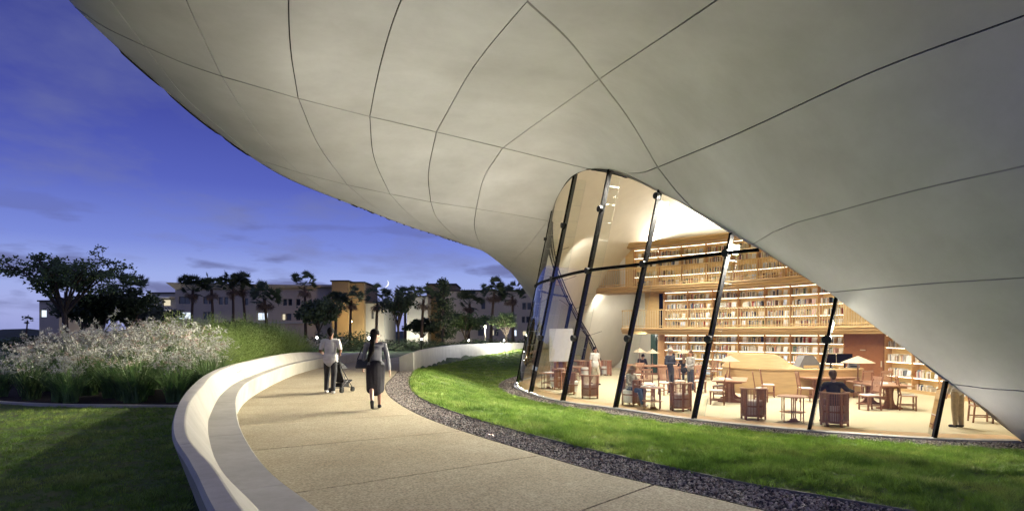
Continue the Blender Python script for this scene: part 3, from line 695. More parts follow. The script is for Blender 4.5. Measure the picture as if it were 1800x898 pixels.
# left lawn, planting bed and its kerb
KB = crv([(-18.5, 27), (-17.2, 21), (-15.0, 17.0), (-12.9, 15.2), (-11, 14.4), (-9, 14.1), (-6.45, 14.0)], 80)
BO = off(LFOOT, DOU-.16)
ll = MB(); rows = []
for j in range(40):
    yy = -2+16.2*j/39; xr = float(np.interp(yy, BO[:, 1], BO[:, 0])); r = []
    for k in range(50):
        x = xr-.02+(-34-xr)*(k/49)**1.4; yk = float(np.interp(x, KB[:, 0], KB[:, 1])); y = -2+(yk+2)*j/39
        if k < 2: y = yy
        r.append((x, y, .66+.02*mnoise.noise(Vector((x*.7, y*.7, 0)))))
    rows.append(r)
llawn = struct(ll.grid(rows).build('lawn', M['turfbase'], smooth=True))
fixn(sweep(KB, [(0, .5), (0, .72), (.14, .72), (.14, .5)]).build('planting_kerb', M['bench'])); struct(bpy.data.objects['planting_kerb'])
bs = MB(); rows = []
for j in range(30):
    v = j/29; rows.append([(x, KBy+.1+(40-KBy)*v, .67+(.25*math.sin(PI*min(1, v*1.6)))) for x, KBy in [(p[0], p[1]) for p in KB] if True])
rows = [[(min(p[0], float(np.interp(p[1], BO[:, 1], BO[:, 0]))-.02), p[1], p[2]) for p in r] for r in rows]
struct(bs.grid(rows).build('planting_bed', M['soil'], smooth=True))

# ------------------------------------------------------------------ scattered stuff with geometry nodes
def scatter(target, insts, density, name, seed, smin, smax, tilt=.25, zoff=0., dens_near=None, clump=0):
    """geometry-node scatter of small meshes over a surface sheet; one object of kind stuff"""
    ng = bpy.data.node_groups.new(name, 'GeometryNodeTree')
    ng.interface.new_socket('Geometry', in_out='INPUT', socket_type='NodeSocketGeometry'); ng.interface.new_socket('Geometry', in_out='OUTPUT', socket_type='NodeSocketGeometry')
    N = ng.nodes.new; l = ng.links.new
    gi, go = N('NodeGroupInput'), N('NodeGroupOutput')
    d = N('GeometryNodeDistributePointsOnFaces'); l(gi.outputs[0], d.inputs['Mesh']); d.inputs['Seed'].default_value = seed
    if dens_near:
        pos = N('GeometryNodeInputPosition'); sx = N('ShaderNodeVectorMath'); sx.operation = 'LENGTH'; l(pos.outputs[0], sx.inputs[0])
        mr = N('ShaderNodeMapRange'); l(sx.outputs['Value'], mr.inputs[0]); mr.inputs[1].default_value = dens_near[0]; mr.inputs[2].default_value = dens_near[1]; mr.inputs[3].default_value = density; mr.inputs[4].default_value = dens_near[2]
        l(mr.outputs[0], d.inputs['Density'])
    else: d.inputs['Density'].default_value = density
    ip = N('GeometryNodeInstanceOnPoints'); l(d.outputs['Points'], ip.inputs['Points'])
    c = bpy.data.collections.new(name+'_kinds')
    for m in insts:
        o = bpy.data.objects.new(name+'_piece', m); c.objects.link(o)
    ci = N('GeometryNodeCollectionInfo'); ci.inputs['Collection'].default_value = c; ci.inputs['Separate Children'].default_value = True; ci.inputs['Reset Children'].default_value = True
    l(ci.outputs[0], ip.inputs['Instance']); ip.inputs['Pick Instance'].default_value = True
    rr = N('FunctionNodeRandomValue'); rr.data_type = 'FLOAT_VECTOR'; rr.inputs[0].default_value = (-tilt, -tilt, 0); rr.inputs[1].default_value = (tilt, tilt, 2*PI)
    l(rr.outputs[0], ip.inputs['Rotation'])
    rs = N('FunctionNodeRandomValue'); rs.data_type = 'FLOAT'; rs.inputs[2].default_value = smin; rs.inputs[3].default_value = smax; rs.inputs['Seed'].default_value = 5
    if clump:
        nz = N('ShaderNodeTexNoise'); nz.inputs['Scale'].default_value = clump; nz.inputs['Detail'].default_value = 3; p2 = N('GeometryNodeInputPosition'); l(p2.outputs[0], nz.inputs['Vector'])
        m2 = N('ShaderNodeMapRange'); l(nz.outputs[0], m2.inputs[0]); m2.inputs[1].default_value = .36; m2.inputs[2].default_value = .64; m2.inputs[3].default_value = .4; m2.inputs[4].default_value = 1.4
        mu = N('ShaderNodeMath'); mu.operation = 'MULTIPLY'; l(rs.outputs[1], mu.inputs[0]); l(m2.outputs[0], mu.inputs[1]); l(mu.outputs[0], ip.inputs['Scale'])
    else: l(rs.outputs[1], ip.inputs['Scale'])
    l(ip.outputs[0], go.inputs[0])
    me = target.data.copy(); o = bpy.data.objects.new(name, me); COL.objects.link(o); o.location.z = zoff
    o['kind'] = 'stuff'
    md = o.modifiers.new('scatter', 'NODES'); md.node_group = ng
    return o
def tuft(h, n, sp, w, seed, mt):
    rnd = random.Random(seed); mb = MB()
    for i in range(n):
        a = rnd.uniform(0, 2*PI); r = rnd.uniform(0, sp); b = Vector((r*math.cos(a), r*math.sin(a), 0))
        d = Vector((math.cos(a), math.sin(a), 0))*rnd.uniform(.1, .9)*h; hh = h*rnd.uniform(.5, 1); s = Vector((-math.sin(a+1), math.cos(a+1), 0))*w
        m = b+d*.35+Vector((0, 0, hh*.6)); t = b+d+Vector((0, 0, hh))
        mb.add([b-s, b+s, m+s*.7, m-s*.7, t], [(0, 1, 2, 3), (3, 2, 4)])
    return mb.mesh('tuft', mt)
T_ = [tuft(.075, 11, .045, .0035, 1, M['grass']), tuft(.06, 12, .05, .0035, 2, M['grass']), tuft(.10, 9, .04, .003, 3, M['grass'])]
scatter(lawn, T_, 520, 'lawn_grass', 1, .6, 1.2, dens_near=(10, 30, 90), clump=2.6)
scatter(llawn, T_[:2], 330, 'lawn_grass', 2, .55, 1.0, dens_near=(6, 18, 60), clump=2.2)
def stone(seed, mt):
    rnd = random.Random(seed); bm = bmesh.new(); bmesh.ops.create_icosphere(bm, subdivisions=1, radius=.018)
    for v in bm.verts: v.co = Vector((v.co.x*rnd.uniform(.7, 1.3), v.co.y*rnd.uniform(.6, 1.2), v.co.z*rnd.uniform(.5, 1.0)))
    me = bpy.data.meshes.new('stone'); bm.to_mesh(me); bm.free(); me.materials.append(mt); return me
gm = [mat('gravel_dark', (.05, .046, .046), .7, .3, 20), mat('gravel_mid', (.13, .115, .10), .75, .25, 20), mat('gravel_pale', (.36, .315, .28), .8, .2, 20), mat('gravel_brown', (.21, .155, .125), .8, .2, 20)]
ST = [stone(i, gm[(0, 0, 1, 2, 3, 2)[i]]) for i in range(6)]
scatter(gbed, ST, 1500, 'gravel', 3, .6, 1.35, tilt=1.5, zoff=.028, dens_near=(9, 24, 500))
scatter(gbed2, ST, 800, 'gravel', 4, .8, 1.7, tilt=1.5, zoff=.025, dens_near=(14, 28, 350))
# ================================================================== galleries, bookcases, books
ORD = ['first', 'second', 'third', 'fourth', 'fifth', 'sixth', 'seventh', 'eighth', 'ninth', 'tenth', 'eleventh', 'twelfth', 'thirteenth', 'fourteenth', 'fifteenth', 'sixteenth', 'seventeenth', 'eighteenth', 'nineteenth', 'twentieth', 'twenty-first', 'twenty-second', 'twenty-third', 'twenty-fourth', 'twenty-fifth', 'twenty-sixth', 'twenty-seventh', 'twenty-eighth', 'twenty-ninth', 'thirtieth', 'last', 'very last']*2
BN = ['cream', 'white', 'red', 'navy', 'green', 'tan', 'black', 'brown', 'slate', 'pink', 'gold']
def kpx(c, x):
    """index on plan curve c seen at photo column x"""
    pxs = CX+F_PX*c[:, 0]/c[:, 1]; ok = np.arange(len(c)) < 262
    return int(np.argmin(np.where(ok, abs(pxs-x), 1e9)))
def gallery(name, label, u0, u1, zt, rail):
    g = thing(name, label, 'gallery')
    c = FC[u0:u1]
    fixn(sweep(c, [(1.6, zt), (0, zt), (-.04, zt-.05), (-.05, zt-.10), (.02, zt-.12), (.03, zt-.22), (.10, zt-.25), (.16, zt-.36), (1.6, zt-.36)]).build('floor_band', M['oakh'], g))
    if rail:
        fixn(sweep(off(c, .10), [(-.035, zt+1.0), (.035, zt+1.0), (.035, zt+1.05), (-.035, zt+1.05)]).build('handrail', M['oak'], g))
        fixn(sweep(off(c, .10), [(-.02, zt+.08), (.02, zt+.08), (.02, zt+.12), (-.02, zt+.12)]).build('bottom_rail', M['oak'], g))
        cc = off(c, .10); s = np.concatenate([[0], np.cumsum(np.linalg.norm(np.diff(cc, axis=0), axis=1))])
        bm = MB().box((0, 0, .5), (.03, .022, 1.0)).mesh('baluster', M['baluster'])
        for q in np.arange(.05, s[-1], .15):
            x, y = [np.interp(q, s, cc[:, k]) for k in range(2)]; link('baluster', bm, g, (x, y, zt))
    return g
gallery('upper_gallery', 'upper curved wooden gallery with pale balusters running in front of the top bookshelves', 0, 262, 5.16, True)
um = kpx(FC, 1093)
gm_ = gallery('lower_gallery', 'lower curved wooden gallery with railing above the ground floor bookshelves', um, 272, 2.70, True)
uc = kpx(FC, 1088)
gc = thing('bookcase_cornice', 'thick curved honey oak cornice crowning the top tier of bookshelves', 'cornice')
c = FC[uc:262]
fixn(sweep(c, [(1.6, 7.72), (.02, 7.72), (-.02, 7.68), (-.02, 7.62), (.08, 7.58), (.12, 7.50), (.22, 7.44), (.30, 7.42), (1.6, 7.42)]).build('moulding', M['oakh'], gc))
# lamps lying on top of the cornice: the bright cove
cs = thing('cove_strip_light', 'bright cove lighting strip on top of the bookcase cornice', 'strip light')
fixn(sweep(off(FC, 1.3)[uc+4:258], [(-.05, 7.73), (.05, 7.73), (.05, 7.78), (-.05, 7.78)]).build('tube', emat('cove_tube', (1, .85, .65), 12), cs))

bookcol = [mat('book_%s' % n, c, .6, .12, 9) for n, c in (('cream', (.62, .56, .44)), ('white', (.72, .71, .68)), ('red', (.35, .06, .04)), ('navy', (.05, .07, .16)), ('green', (.10, .17, .10)), ('tan', (.42, .28, .14)), ('black', (.03, .03, .035)), ('brown', (.18, .09, .05)), ('slate', (.22, .25, .30)), ('pink', (.55, .34, .30)), ('gold', (.55, .42, .18)))]
bookmesh = [[MB().box((0, 0, .5), (1, 1, 1)).mesh('book', m)] for m in bookcol]
dispcol = [mat('cover_%s' % n, c, .45, .35, 14, col2=c2) for n, c, c2 in (('white', (.85, .84, .8), (.6, .62, .66)), ('cream', (.82, .77, .66), (.5, .42, .3)), ('blue', (.75, .79, .85), (.2, .3, .5)), ('pink', (.82, .7, .66), (.5, .2, .15)), ('pale', (.85, .84, .82), (.72, .7, .68)))]
covername = ['white', 'cream', 'pale blue', 'pale pink', 'plain white']
dispmesh = []
for m in dispcol:
    mb = MB(); mb.box((0, 0, .5), (1, 1, 1)); mb.box((.0, -.52, .5), (.94, .05, .96), mi=1); dispmesh.append(mb.mesh('display_book', [M['paper'], m]))
rb = random.Random(11)
nrow = MB(); single = []      # single book candidates (distance, matrix, colour, label)
T0, T1 = 'ground floor', 'lower gallery'
caseparts = {}
def bookcase(x0, x1, z0, z1, ns, tier, idx, side=''):
    a = KC[kpx(KC, x0)]; b = KC[kpx(KC, x1)]
    d = b-a; wdt = float(np.linalg.norm(d)); rz = math.atan2(d[1], d[0]); mid = (a+b)/2
    nm = '%s bookcase from the left on the %s' % (ORD[idx], tier)
    t = thing('bookcase', 'lit honey oak bookcase full of books, '+nm, 'bookcase', (mid[0], mid[1], z0), rz, 'curved wall of lit bookcases')
    H = z1-z0; D = .29; w = wdt
    # local: x along the case, -y towards the room (room lies to the right of travel), back at +y
    MB().box((0, D, H/2), (w+.01, .02, H)).build('back_panel', M['oak'], t)
    for s in ((-1, 1) if idx == 0 or side == 'R' else (1,)): MB().box((s*w/2, D/2-.01, H/2), (.032, D+.03, H)).build('divider', M['divider'], t)
    MB().box((0, D/2, H-.035), (w-.05, D, .07)).build('head_board', M['oak'], t)
    zs = [H*k/ns for k in range(ns)]
    sp = H/ns
    for k, z in enumerate(zs):
        z += .03
        if k == 0: z = .05; MB().box((0, D/2, .025), (w-.05, D, .05)).build('plinth', M['oak'], t)
        else: MB().box((0, D/2-.01, z-.015), (w-.05, D-.02, .03)).build('shelf', M['shelf'], t)
    st = MB()
    for k, z in enumerate(zs): st.box((0, .03, (z+sp+.03-.045) if k < ns-1 else H-.085), (w-.1, .022, .012))
    so = st.build('shelf_lights', M['strip'], t); so['kind'] = 'stuff'
    Mx = Matrix.Translation((mid[0], mid[1], z0))@Matrix.Rotation(rz, 4, 'Z')
    dist = float(np.linalg.norm(mid))
    for k, z in enumerate(zs):
        z = .052 if k == 0 else z+.032
        n = rb.randint(9, 15); x = -w/2+rb.uniform(.06, .18); gap = rb.random()
        lim = w/2-.46 if rb.random() < .93 else w/2-.1
        mir = rb.random() < .12; nb_ = 0
        for i in range(40):
            tk = rb.uniform(.028, .055); h = min(sp-.16, rb.uniform(.20, .31)); dp = rb.uniform(.16, .24)
            if x+tk > lim-.05*gap: break
            if rb.random() < .06: x += rb.uniform(.03, .10); continue
            xc = -(x+tk/2) if mir else x+tk/2
            Mb = Mx@Matrix.Translation((xc, .03+dp/2+rb.uniform(0, .02), z))@Matrix.Diagonal((tk-.003, dp, h, 1))
            ci = rb.choices(range(11), (26, 24, 5, 5, 4, 9, 8, 6, 6, 5, 6))[0]
            single.append((dist+(0 if tier == 'ground floor' else 5), Mb, ci, '%s book %s along on the %s shelf up of the %s %s bookcase' % (BN[ci], ORD[nb_], ORD[k], ORD[idx], tier), 'upright books on the nearest shelves')); nb_ += 1
            x += tk
        if lim < w/2-.2 and rb.random() < .93:
            bw, bh = rb.uniform(.18, .28), min(sp-.14, rb.uniform(.24, .31))
            xc = w/2-.30+rb.uniform(-.05, .05); xc = -xc if mir else xc
            j = rb.choices(range(5), (5, 2, 2, 1, 4))[0]
            o = link('display_book', dispmesh[j])
            o.matrix_world = Mx@Matrix.Translation((xc, .10, z+.004))@Matrix.Rotation(R(-14), 4, 'X')@Matrix.Rotation(rb.uniform(-.2, .2), 4, 'Z')@Matrix.Diagonal((bw, .03, bh, 1))
            tag(o, '%s book face out on the %s shelf up of the %s %s bookcase' % (covername[j], ORD[k], ORD[idx], tier), 'book', 'books displayed face out on the shelves')
    return t
up = [1115, 1155.5, 1197.6, 1240.5, 1287, 1330, 1378, 1420]
for i in range(len(up)-1): bookcase(up[i], up[i+1], 5.16, 7.42, 4, 'top tier', i, 'R' if i == 6 else '')
md_ = [1168, 1210, 1253.7, 1297, 1343, 1389.3, 1436.7, 1482]
for i in range(len(md_)-1): bookcase(md_[i], md_[i+1], 2.70, 4.80, 4, 'lower gallery', i, 'R' if i == 6 else '')
for i in range(len(md_)-1): bookcase(md_[i], md_[i+1], 0, 2.34, 5, 'ground floor', i, 'R' if i == 6 else '')
# ground floor cases beyond the door, towards the viewer
KX = [kpx(KC, 1557), kpx(KC, 1604), kpx(KC, 1645)]
K2 = [KX[0], KX[1], KX[2]]
_k = kpx
def bc_idx(i0, i1, idx, side=''):
    global kpx
    o = kpx; kpx = lambda c, x: int(x); r = bookcase(i0, i1, 0, 2.34, 4, 'ground floor', idx, side); kpx = o; return r
kk_ = [KX[0], KX[1]]
step = max(8, KX[1]-KX[0])
while kk_[-1]+step < 292 and len(kk_) < 6: kk_.append(kk_[-1]+step)
for i in range(len(kk_)-1): bc_idx(kk_[i], kk_[i+1], 7+i, 'R')
single.sort(key=lambda q: q[0])
for d, Mb, ci, lb, gr in single[:290]:
    o = link('book', bookmesh[ci][0]); o.matrix_world = Mb; tag(o, lb, 'book', gr)
rest = MB(); cube = [(-.5, -.5, 0), (.5, -.5, 0), (-.5, .5, 0), (.5, .5, 0), (-.5, -.5, 1), (.5, -.5, 1), (-.5, .5, 1), (.5, .5, 1)]
for d, Mb, ci, lb, gr in single[290:]:
    rest.add([Mb@Vector(c) for c in cube], [(0, 2, 3, 1), (4, 5, 7, 6), (0, 1, 5, 4), (2, 6, 7, 3), (0, 4, 6, 2), (1, 3, 7, 5)], ci)
o = rest.build('books', bookcol); tag(o, 'rows of upright books on the farther shelves', 'books', kind='stuff')

# wood wall panels, doors and openings between the cases
def wallpanel(name, label, cat, x0, x1, z0, z1, mt, d=.0, extra=None, th=.12, curve=None):
    a = KC[kpx(KC, x0)]; b = KC[kpx(KC, x1)]; dd = b-a; w = float(np.linalg.norm(dd)); rz = math.atan2(dd[1], dd[0]); mid = (a+b)/2
    t = thing(name, label, cat, (mid[0], mid[1], z0), rz)
    MB().box((0, d+th/2, (z1-z0)/2), (w, th, z1-z0)).build('panel', mt, t)
    return t, w
t, w = wallpanel('wall_panel', 'plain oak wall panel left of the top tier of bookshelves', 'wall panel', 1100, 1113.5, 5.16, 7.42, M['oak'])
t, w = wallpanel('column', 'white column left of the top tier of bookshelves', 'column', 1089, 1099.5, 5.16, 7.42, M['white'])
t, w = wallpanel('wall_panel', 'wide oak wall panel with a dark narrow opening on the lower gallery', 'wall panel', 1133, 1166.5, 2.70, 4.80, M['oak'])
MB().box((w*.36, -.02, 1.0), (w*.2, .03, 2.0)).build('dark_opening', M['mullion'], t)
t, w = wallpanel('wall_panel', 'oak pilaster left of the ground floor bookshelves', 'wall panel', 1156, 1166.5, 0, 2.34, M['divider'])
t, w = wallpanel('glass_door', 'dark green glass door left of the ground floor bookshelves', 'door', 1145, 1155, 0, 2.34, mat('dark_green_glass', (.03, .055, .04), .15, .1))
t, w = wallpanel('wall_panel', 'oak wall panel at the right end of the lower gallery', 'wall panel', 1485, 1530, 2.70, 4.80, M['oak'])
t, w = wallpanel('library_door', 'wide red brown wooden door between the ground floor bookcases', 'door', 1485, 1552, 0, 2.34, M['walnut'], .0)
MB().box((-.0, -.012, 1.62), (.30, .012, .05)).build('push_plate', M['metal'], t)
MB().box((w/2-.10, -.015, 1.05), (.06, .02, .25)).build('door_handle', M['metal'], t)
# skirting platform below the nearest bookcases
fixn(sweep(KC[kpx(KC, 1557):300], [(-.04, 0), (-.04, .0), (-.04, .12), (.02, .13), (.02, 0)]).build('skirting', M['oakh'])); struct(bpy.data.objects['skirting'])
# low white wall edge below the galleries left end + green side room on the upper floor
sr = thing('side_room', 'pale green recess behind the left end of the upper gallery', 'wall recess')
a = off(FC, 1.3)
MB().grid([[(x, y, 5.16), (x, y, 7.3)] for x, y in ((6.6, 40.6), (7.9, 39.9), (8.5, 39.3))]).build('wall', mat('pale_green_paint', (.33, .38, .27), .8, .03), sr)
ex = thing('exit_sign', 'small green lit exit sign on the pale wall above the upper gallery', 'sign', px(1076, 437, 39.3), R(-25))
MB().box((0, 0, 0), (.40, .06, .30)).build('case', M['white'], ex)
MB().box((0, -.035, 0), (.36, .01, .26)).build('lit_face', emat('exit_green', (.05, .75, .25), 1.2), ex)
tx = bpy.data.curves.new('exit_text', 'FONT'); tx.body = 'EXIT'; tx.size = .15; tx.align_x = 'CENTER'; tx.align_y = 'CENTER'; tx.extrude = .003
to = bpy.data.objects.new('lettering', tx); COL.objects.link(to); dg = bpy.context.evaluated_depsgraph_get(); tm = bpy.data.meshes.new_from_object(to.evaluated_get(dg)); bpy.data.objects.remove(to)
tm.materials.clear(); tm.materials.append(M['white']); lo = link('lettering', tm, ex, (0, -.045, 0)); lo.rotation_euler = (PI/2, 0, 0)
for i, (x, y, Y, lb) in enumerate(((1077, 431, 38.0, 'small round ceiling downlight above the green exit sign'),)):
    d = MB().lathe([(.10, 0), (.12, .01), (.12, .03)], 16).build('downlight', emat('downlight_glow', (1, .9, .75), 15)); d.location = px(x, y, Y); tag(d, lb, 'downlight')
# dark frame of the far glass wall running down the leg, and a white board seen through it
fr = thing('far_window_frame', 'dark sloping frame where the far glazing meets the white leg of the shell', 'window frame')
pts = [tuple(HEAD[k]+np.array([.10, -.12, .02])) for k in range(3, 96, 4)]
MB().tube(pts, .032, 6).build('frame', M['mullion'], fr)
for k in (22, 40, 58, 76):
    p = HEAD[k]; MB().bar((p[0]+.1, p[1]-.12, p[2]), (p[0]+.85, p[1]-.3, p[2]+.25), .02).build('bracket', M['mullion'], fr)
wb = thing('white_board', 'blank white display board standing inside the left end of the glass wall', 'board', px(986, 645, 33.5), R(-12))
wb.location.z = 0
MB().box((0, 0, 1.75), (1.25, .05, 1.75)).build('panel', M['white'], wb)
for s in (-1, 1): MB().box((s*.55, .03, .5), (.05, .05, 1.0)).build('leg', M['sill'], wb)
# ================================================================== furniture
def barrel_chair():
    t = thing('barrel_chair', '', 'chair', group='barrel chairs of dark wood slats')
    rt, rb_, H = .29, .275, .80
    arc = [R(a) for a in range(-205, 26, 11)]            # back of the barrel faces -y, open front faces +y
    top = MB(); 
    rows = []
    for a in arc:
        rows.append([(r*math.cos(a), r*math.sin(a), z) for r, z in ((.25, H-.03), (.335, H-.03), (.335, H), (.25, H), (.25, H-.03))])
    m = MB().grid(rows); m.add(rows[0][:4], [(0, 1, 2, 3)]); m.add(rows[-1][:4], [(3, 2, 1, 0)])
    fixn(m.build('top_rail', M['cherry2'], t))
    rows = [[(r*math.cos(a), r*math.sin(a), z) for r, z in ((.265, .08), (.295, .08), (.295, .13), (.265, .13), (.265, .08))] for a in arc]
    m = MB().grid(rows); m.add(rows[0][:4], [(0, 1, 2, 3)]); m.add(rows[-1][:4], [(3, 2, 1, 0)]); fixn(m.build('bottom_rail', M['cherry'], t))
    sl = MB().box((0, 0, .35), (.010, .019, .68)).mesh('slat', M['cherry'])
    wide = MB().box((0, 0, .35), (.018, .085, .68)).mesh('side_panel', M['cherry'])
    for i, a in enumerate(np.linspace(-203, 23, 31)):
        if i in (6, 15, 24): continue
        wd = i < 3 or i > 27
        o = link('side_panel' if wd else 'slat', wide if wd else sl, t, (.28*math.cos(R(a)), .28*math.sin(R(a)), .09), R(a))
    lg = MB().box((0, 0, .39), (.045, .05, .78)).mesh('leg', M['cherry'])
    for a in (-206, -152, -90, -28, 26): link('leg', lg, t, (.285*math.cos(R(a)), .285*math.sin(R(a)), 0), R(a))
    MB().lathe([(.24, .36), (.255, .37), (.255, .45), (.235, .475)], 24).build('seat_cushion', M['cushion'], t)
    MB().lathe([(.26, .32), (.26, .36)], 24).build('seat_frame', M['cherry'], t)
    MB().lathe([(.232, .10), (.232, .32)], 24).build('seat_drum', M['cushion'], t, smooth=True, angle=40)
    return t
def round_table():
    t = thing('round_table', '', 'table', group='round side tables with a lower shelf')
    MB().lathe([(.36, .65), (.385, .66), (.385, .675), (.37, .685)], 32).build('tabletop', M['cherry2'], t, smooth=True, angle=30)
    MB().lathe([(.31, .245), (.315, .25), (.315, .262)], 32).build('lower_shelf', M['cherry2'], t, smooth=True, angle=30)
    lg = MB().box((0, 0, .325), (.022, .022, .65)).mesh('leg', M['cherry'])
    for a in (20, 110, 200, 290): link('leg', lg, t, (.33*math.cos(R(a)), .33*math.sin(R(a)), 0))
    sl = MB().box((0, 0, .36), (.028, .02, .58)).mesh('slat', M['cherry'])
    for x in (-.055, 0, .055): link('slat', sl, t, (x, -.05, 0))
    m = MB(); m.box((0, -.05, .05), (.20, .10, .06), taper=.7); m.box((0, -.05, .012), (.26, .16, .024)); m.build('foot', M['cherry'], t)
    return t
def mission_chair():
    t = thing('slat_back_chair', '', 'chair', group='slat back dining chairs of red wood')
    # faces -y (front), back at +y
    MB().box((0, -.01, .44), (.46, .44, .035)).build('seat', M['cherry2'], t)
    MB().box((0, -.01, .47), (.41, .38, .03), taper=.92).build('seat_pad', M['cushion'], t)
    f = MB().bar((0, 0, 0), (0, 0, .43), .038).mesh('leg', M['cherry']); 
    for s in (-1, 1):
        link('leg', f, t, (s*.20, -.20, 0))
        m = MB(); m.bar((0, .04, 0), (0, 0, .43), .036); m.bar((0, 0, .43), (0, .09, 1.03), .034, .03); m.build('back_post', M['cherry'], t, loc=(s*.20, .19, 0))
        MB().box((s*.20, 0, .16), (.02, .38, .03)).build('stretcher', M['cherry'], t)
    MB().box((0, -.19, .20), (.40, .02, .03)).build('stretcher', M['cherry'], t)
    MB().bar((-.21, .275, .985), (.21, .275, .985), .028, .075).build('top_rail', M['cherry2'], t)
    MB().bar((-.19, .205, .56), (.19, .205, .56), .022, .045).build('lower_rail', M['cherry'], t)
    sl = MB().bar((0, .205, .57), (0, .268, .96), .03, .012, up=(0, 1, 0)).mesh('slat', M['cherry2'])
    for x in (-.12, -.072, -.024, .024, .072, .12): link('slat', sl, t, (x, 0, 0))
    return t
def trestle_table():
    t = thing('trestle_table', '', 'table', group='long red wood reading tables')
    L_, W_ = 1.9, 1.0
    pr = [(-L_/2+.06, -W_/2), (L_/2-.06, -W_/2), (L_/2, -W_/2+.06), (L_/2, W_/2-.06), (L_/2-.06, W_/2), (-L_/2+.06, W_/2), (-L_/2, W_/2-.06), (-L_/2, -W_/2+.06)]
    m = MB(); vs = [(x, y, .715) for x, y in pr]+[(x, y, .75) for x, y in pr]; m.add(vs, [tuple(range(8))[::-1], tuple(range(8, 16))]+[(i, (i+1) % 8, 8+(i+1) % 8, 8+i) for i in range(8)]); m.build('tabletop', M['cherry2'], t)
    MB().box((0, 0, .685), (L_-.35, W_-.25, .06)).build('apron', M['cherry'], t)
    prof = [(.34, .0), (.34, .045), (.22, .07), (.13, .15), (.095, .30), (.09, .5), (.11, .62), (.22, .68)]
    for s in (-1, 1):
        vs = []; 
        for z_ in (-.035, .035): vs += [(s*.58+z_, y, z) for y, z in prof]+[(s*.58+z_, -y, z) for y, z in prof[::-1]]
        n = len(prof)*2; m = MB().add(vs, [tuple(range(n)), tuple(range(n, 2*n))[::-1]]+[(i, (i+1) % n, n+(i+1) % n, n+i) for i in range(n)])
        fixn(m.build('pedestal', M['cherry'], t))
        MB().box((s*.58, 0, .33), (.16, .06, .64)).build('post', M['cherry2'], t)
    MB().box((0, 0, .30), (1.1, .04, .10)).build('stretcher', M['cherry'], t)
    return t
shade_m = mat('pale_woven_shade', (.46, .37, .25), .8, .12, 14, .2, 60, stretch=(1, 1, 6))
def pyramid_lamp(square=True):
    t = thing('table_lamp', '', 'lamp', group='table lamps with pyramid shades')
    n = 4 if square else 12; r, h0, h1 = (.36, .60, .80)
    ang = [PI/4+2*PI*k/n for k in range(n)]
    m = MB(); vs = [(r*math.cos(a), r*math.sin(a), h0) for a in ang]+[(.03*math.cos(a), .03*math.sin(a), h1) for a in ang]+[(r*.97*math.cos(a), r*.97*math.sin(a), h0-.004) for a in ang]+[(.02*math.cos(a), .02*math.sin(a), h1-.02) for a in ang]
    m.add(vs, [(i, (i+1) % n, n+(i+1) % n, n+i) for i in range(n)]+[(2*n+i, 3*n+i, 3*n+(i+1) % n, 2*n+(i+1) % n) for i in range(n)]+[(i, 2*n+i, 2*n+(i+1) % n, (i+1) % n) for i in range(n)]+[tuple(range(n, 2*n))])
    m.build('lamp_shade', shade_m, t)
    MB().lathe([(.016, .03), (.014, .3), (.014, .62), (.02, .64), (.012, .78)], 10).build('stem', M['cherry'], t, smooth=True)
    m = MB(); m.box((0, 0, .015), (.20, .05, .03)); m.box((0, 0, .016), (.05, .20, .03)); m.lathe([(.05, .03), (.03, .06), (.016, .12)], 10); m.build('base', M['cherry'], t)
    MB().lathe([(.02, .79), (.025, .80), (.005, .83)], 8).build('finial', M['cherry'], t)
    return t
PR = {}
def put(kind, fn, x, y, rz, label, z=0, sc=None):
    used = kind in PR
    if not used: PR[kind] = fn()
    return place(PR[kind], used, (x, y, z), rz, label, sc)
def g2(x, y): p = gp(x, y, 0); return p.x, p.y
BCH = [((1038, 700), R(-8), 'empty barrel chair of dark slats standing closest to the walking person in white'),
 ((1199, 722), R(-2), 'slatted barrel chair at the glass in front of the man in the suit'),
 ((1328, 737), R(2), 'slatted barrel chair at the glass left of the empty two tier round table'),
 ((1472, 749), R(4), 'barrel chair occupied by the man in the black sweater'),
 ((1004, 693), R(-100), 'barrel chair turned side on beside the reading table at the far left'),
 ((979, 684), R(95), 'barrel chair half behind the round table carrying an open book'),
 ((1111, 713), R(118), 'barrel chair in which the woman in the pale jacket sits'),
 ((1030, 662), R(150), 'barrel chair farther back left of the walking person in white'),
 ((1066, 660), R(120), 'barrel chair farther back right of the walking person in white'),
 ((985, 664), R(200), 'barrel chair standing farthest left by the curved glass')]
for (x, y), rz, lb in BCH: X, Y = g2(x, y); put('barrel', barrel_chair, X, Y+.15, rz, lb, sc=1.07)
RT = [((1148, 719), 'round side table with an open book beside the woman in the pale jacket'), ((1396, 741), 'empty round side table with a lower shelf left of the man in black'), ((964, 683), 'round side table carrying an open white book at the left end'), ((1012, 668), 'empty round side table behind the left mullions')]
for (x, y), lb in RT: X, Y = g2(x, y); put('round', round_table, X, Y+.1, R(8), lb)
TT = [((1290, 705), R(68), 1, 'long reading table with a dark lamp stem on it left of the curved desk'), ((1556, 716), R(84), 1, 'reading table under the wide pale lamp at the right'), ((1140, 668), R(4), 1, 'long reading table behind the seated woman in the pale jacket'), ((1212, 668), R(-2), 1, 'long reading table behind the standing woman in the grey jacket'), ((1000, 655), R(10), .9, 'low reading table far back at the left behind the barrel chairs'), ((1466, 700), R(10), .85, 'reading table partly hidden behind the man in black'), ((1245, 655), R(20), 1, 'farthest reading table in front of the shelves left of the curved desk')]
tpos = []
for (x, y), rz, sc, lb in TT: X, Y = g2(x, y); Y += .35; tpos.append((X, Y)); put('trestle', trestle_table, X, Y, rz, lb, sc=(sc*1.18, sc*1.1, 1))
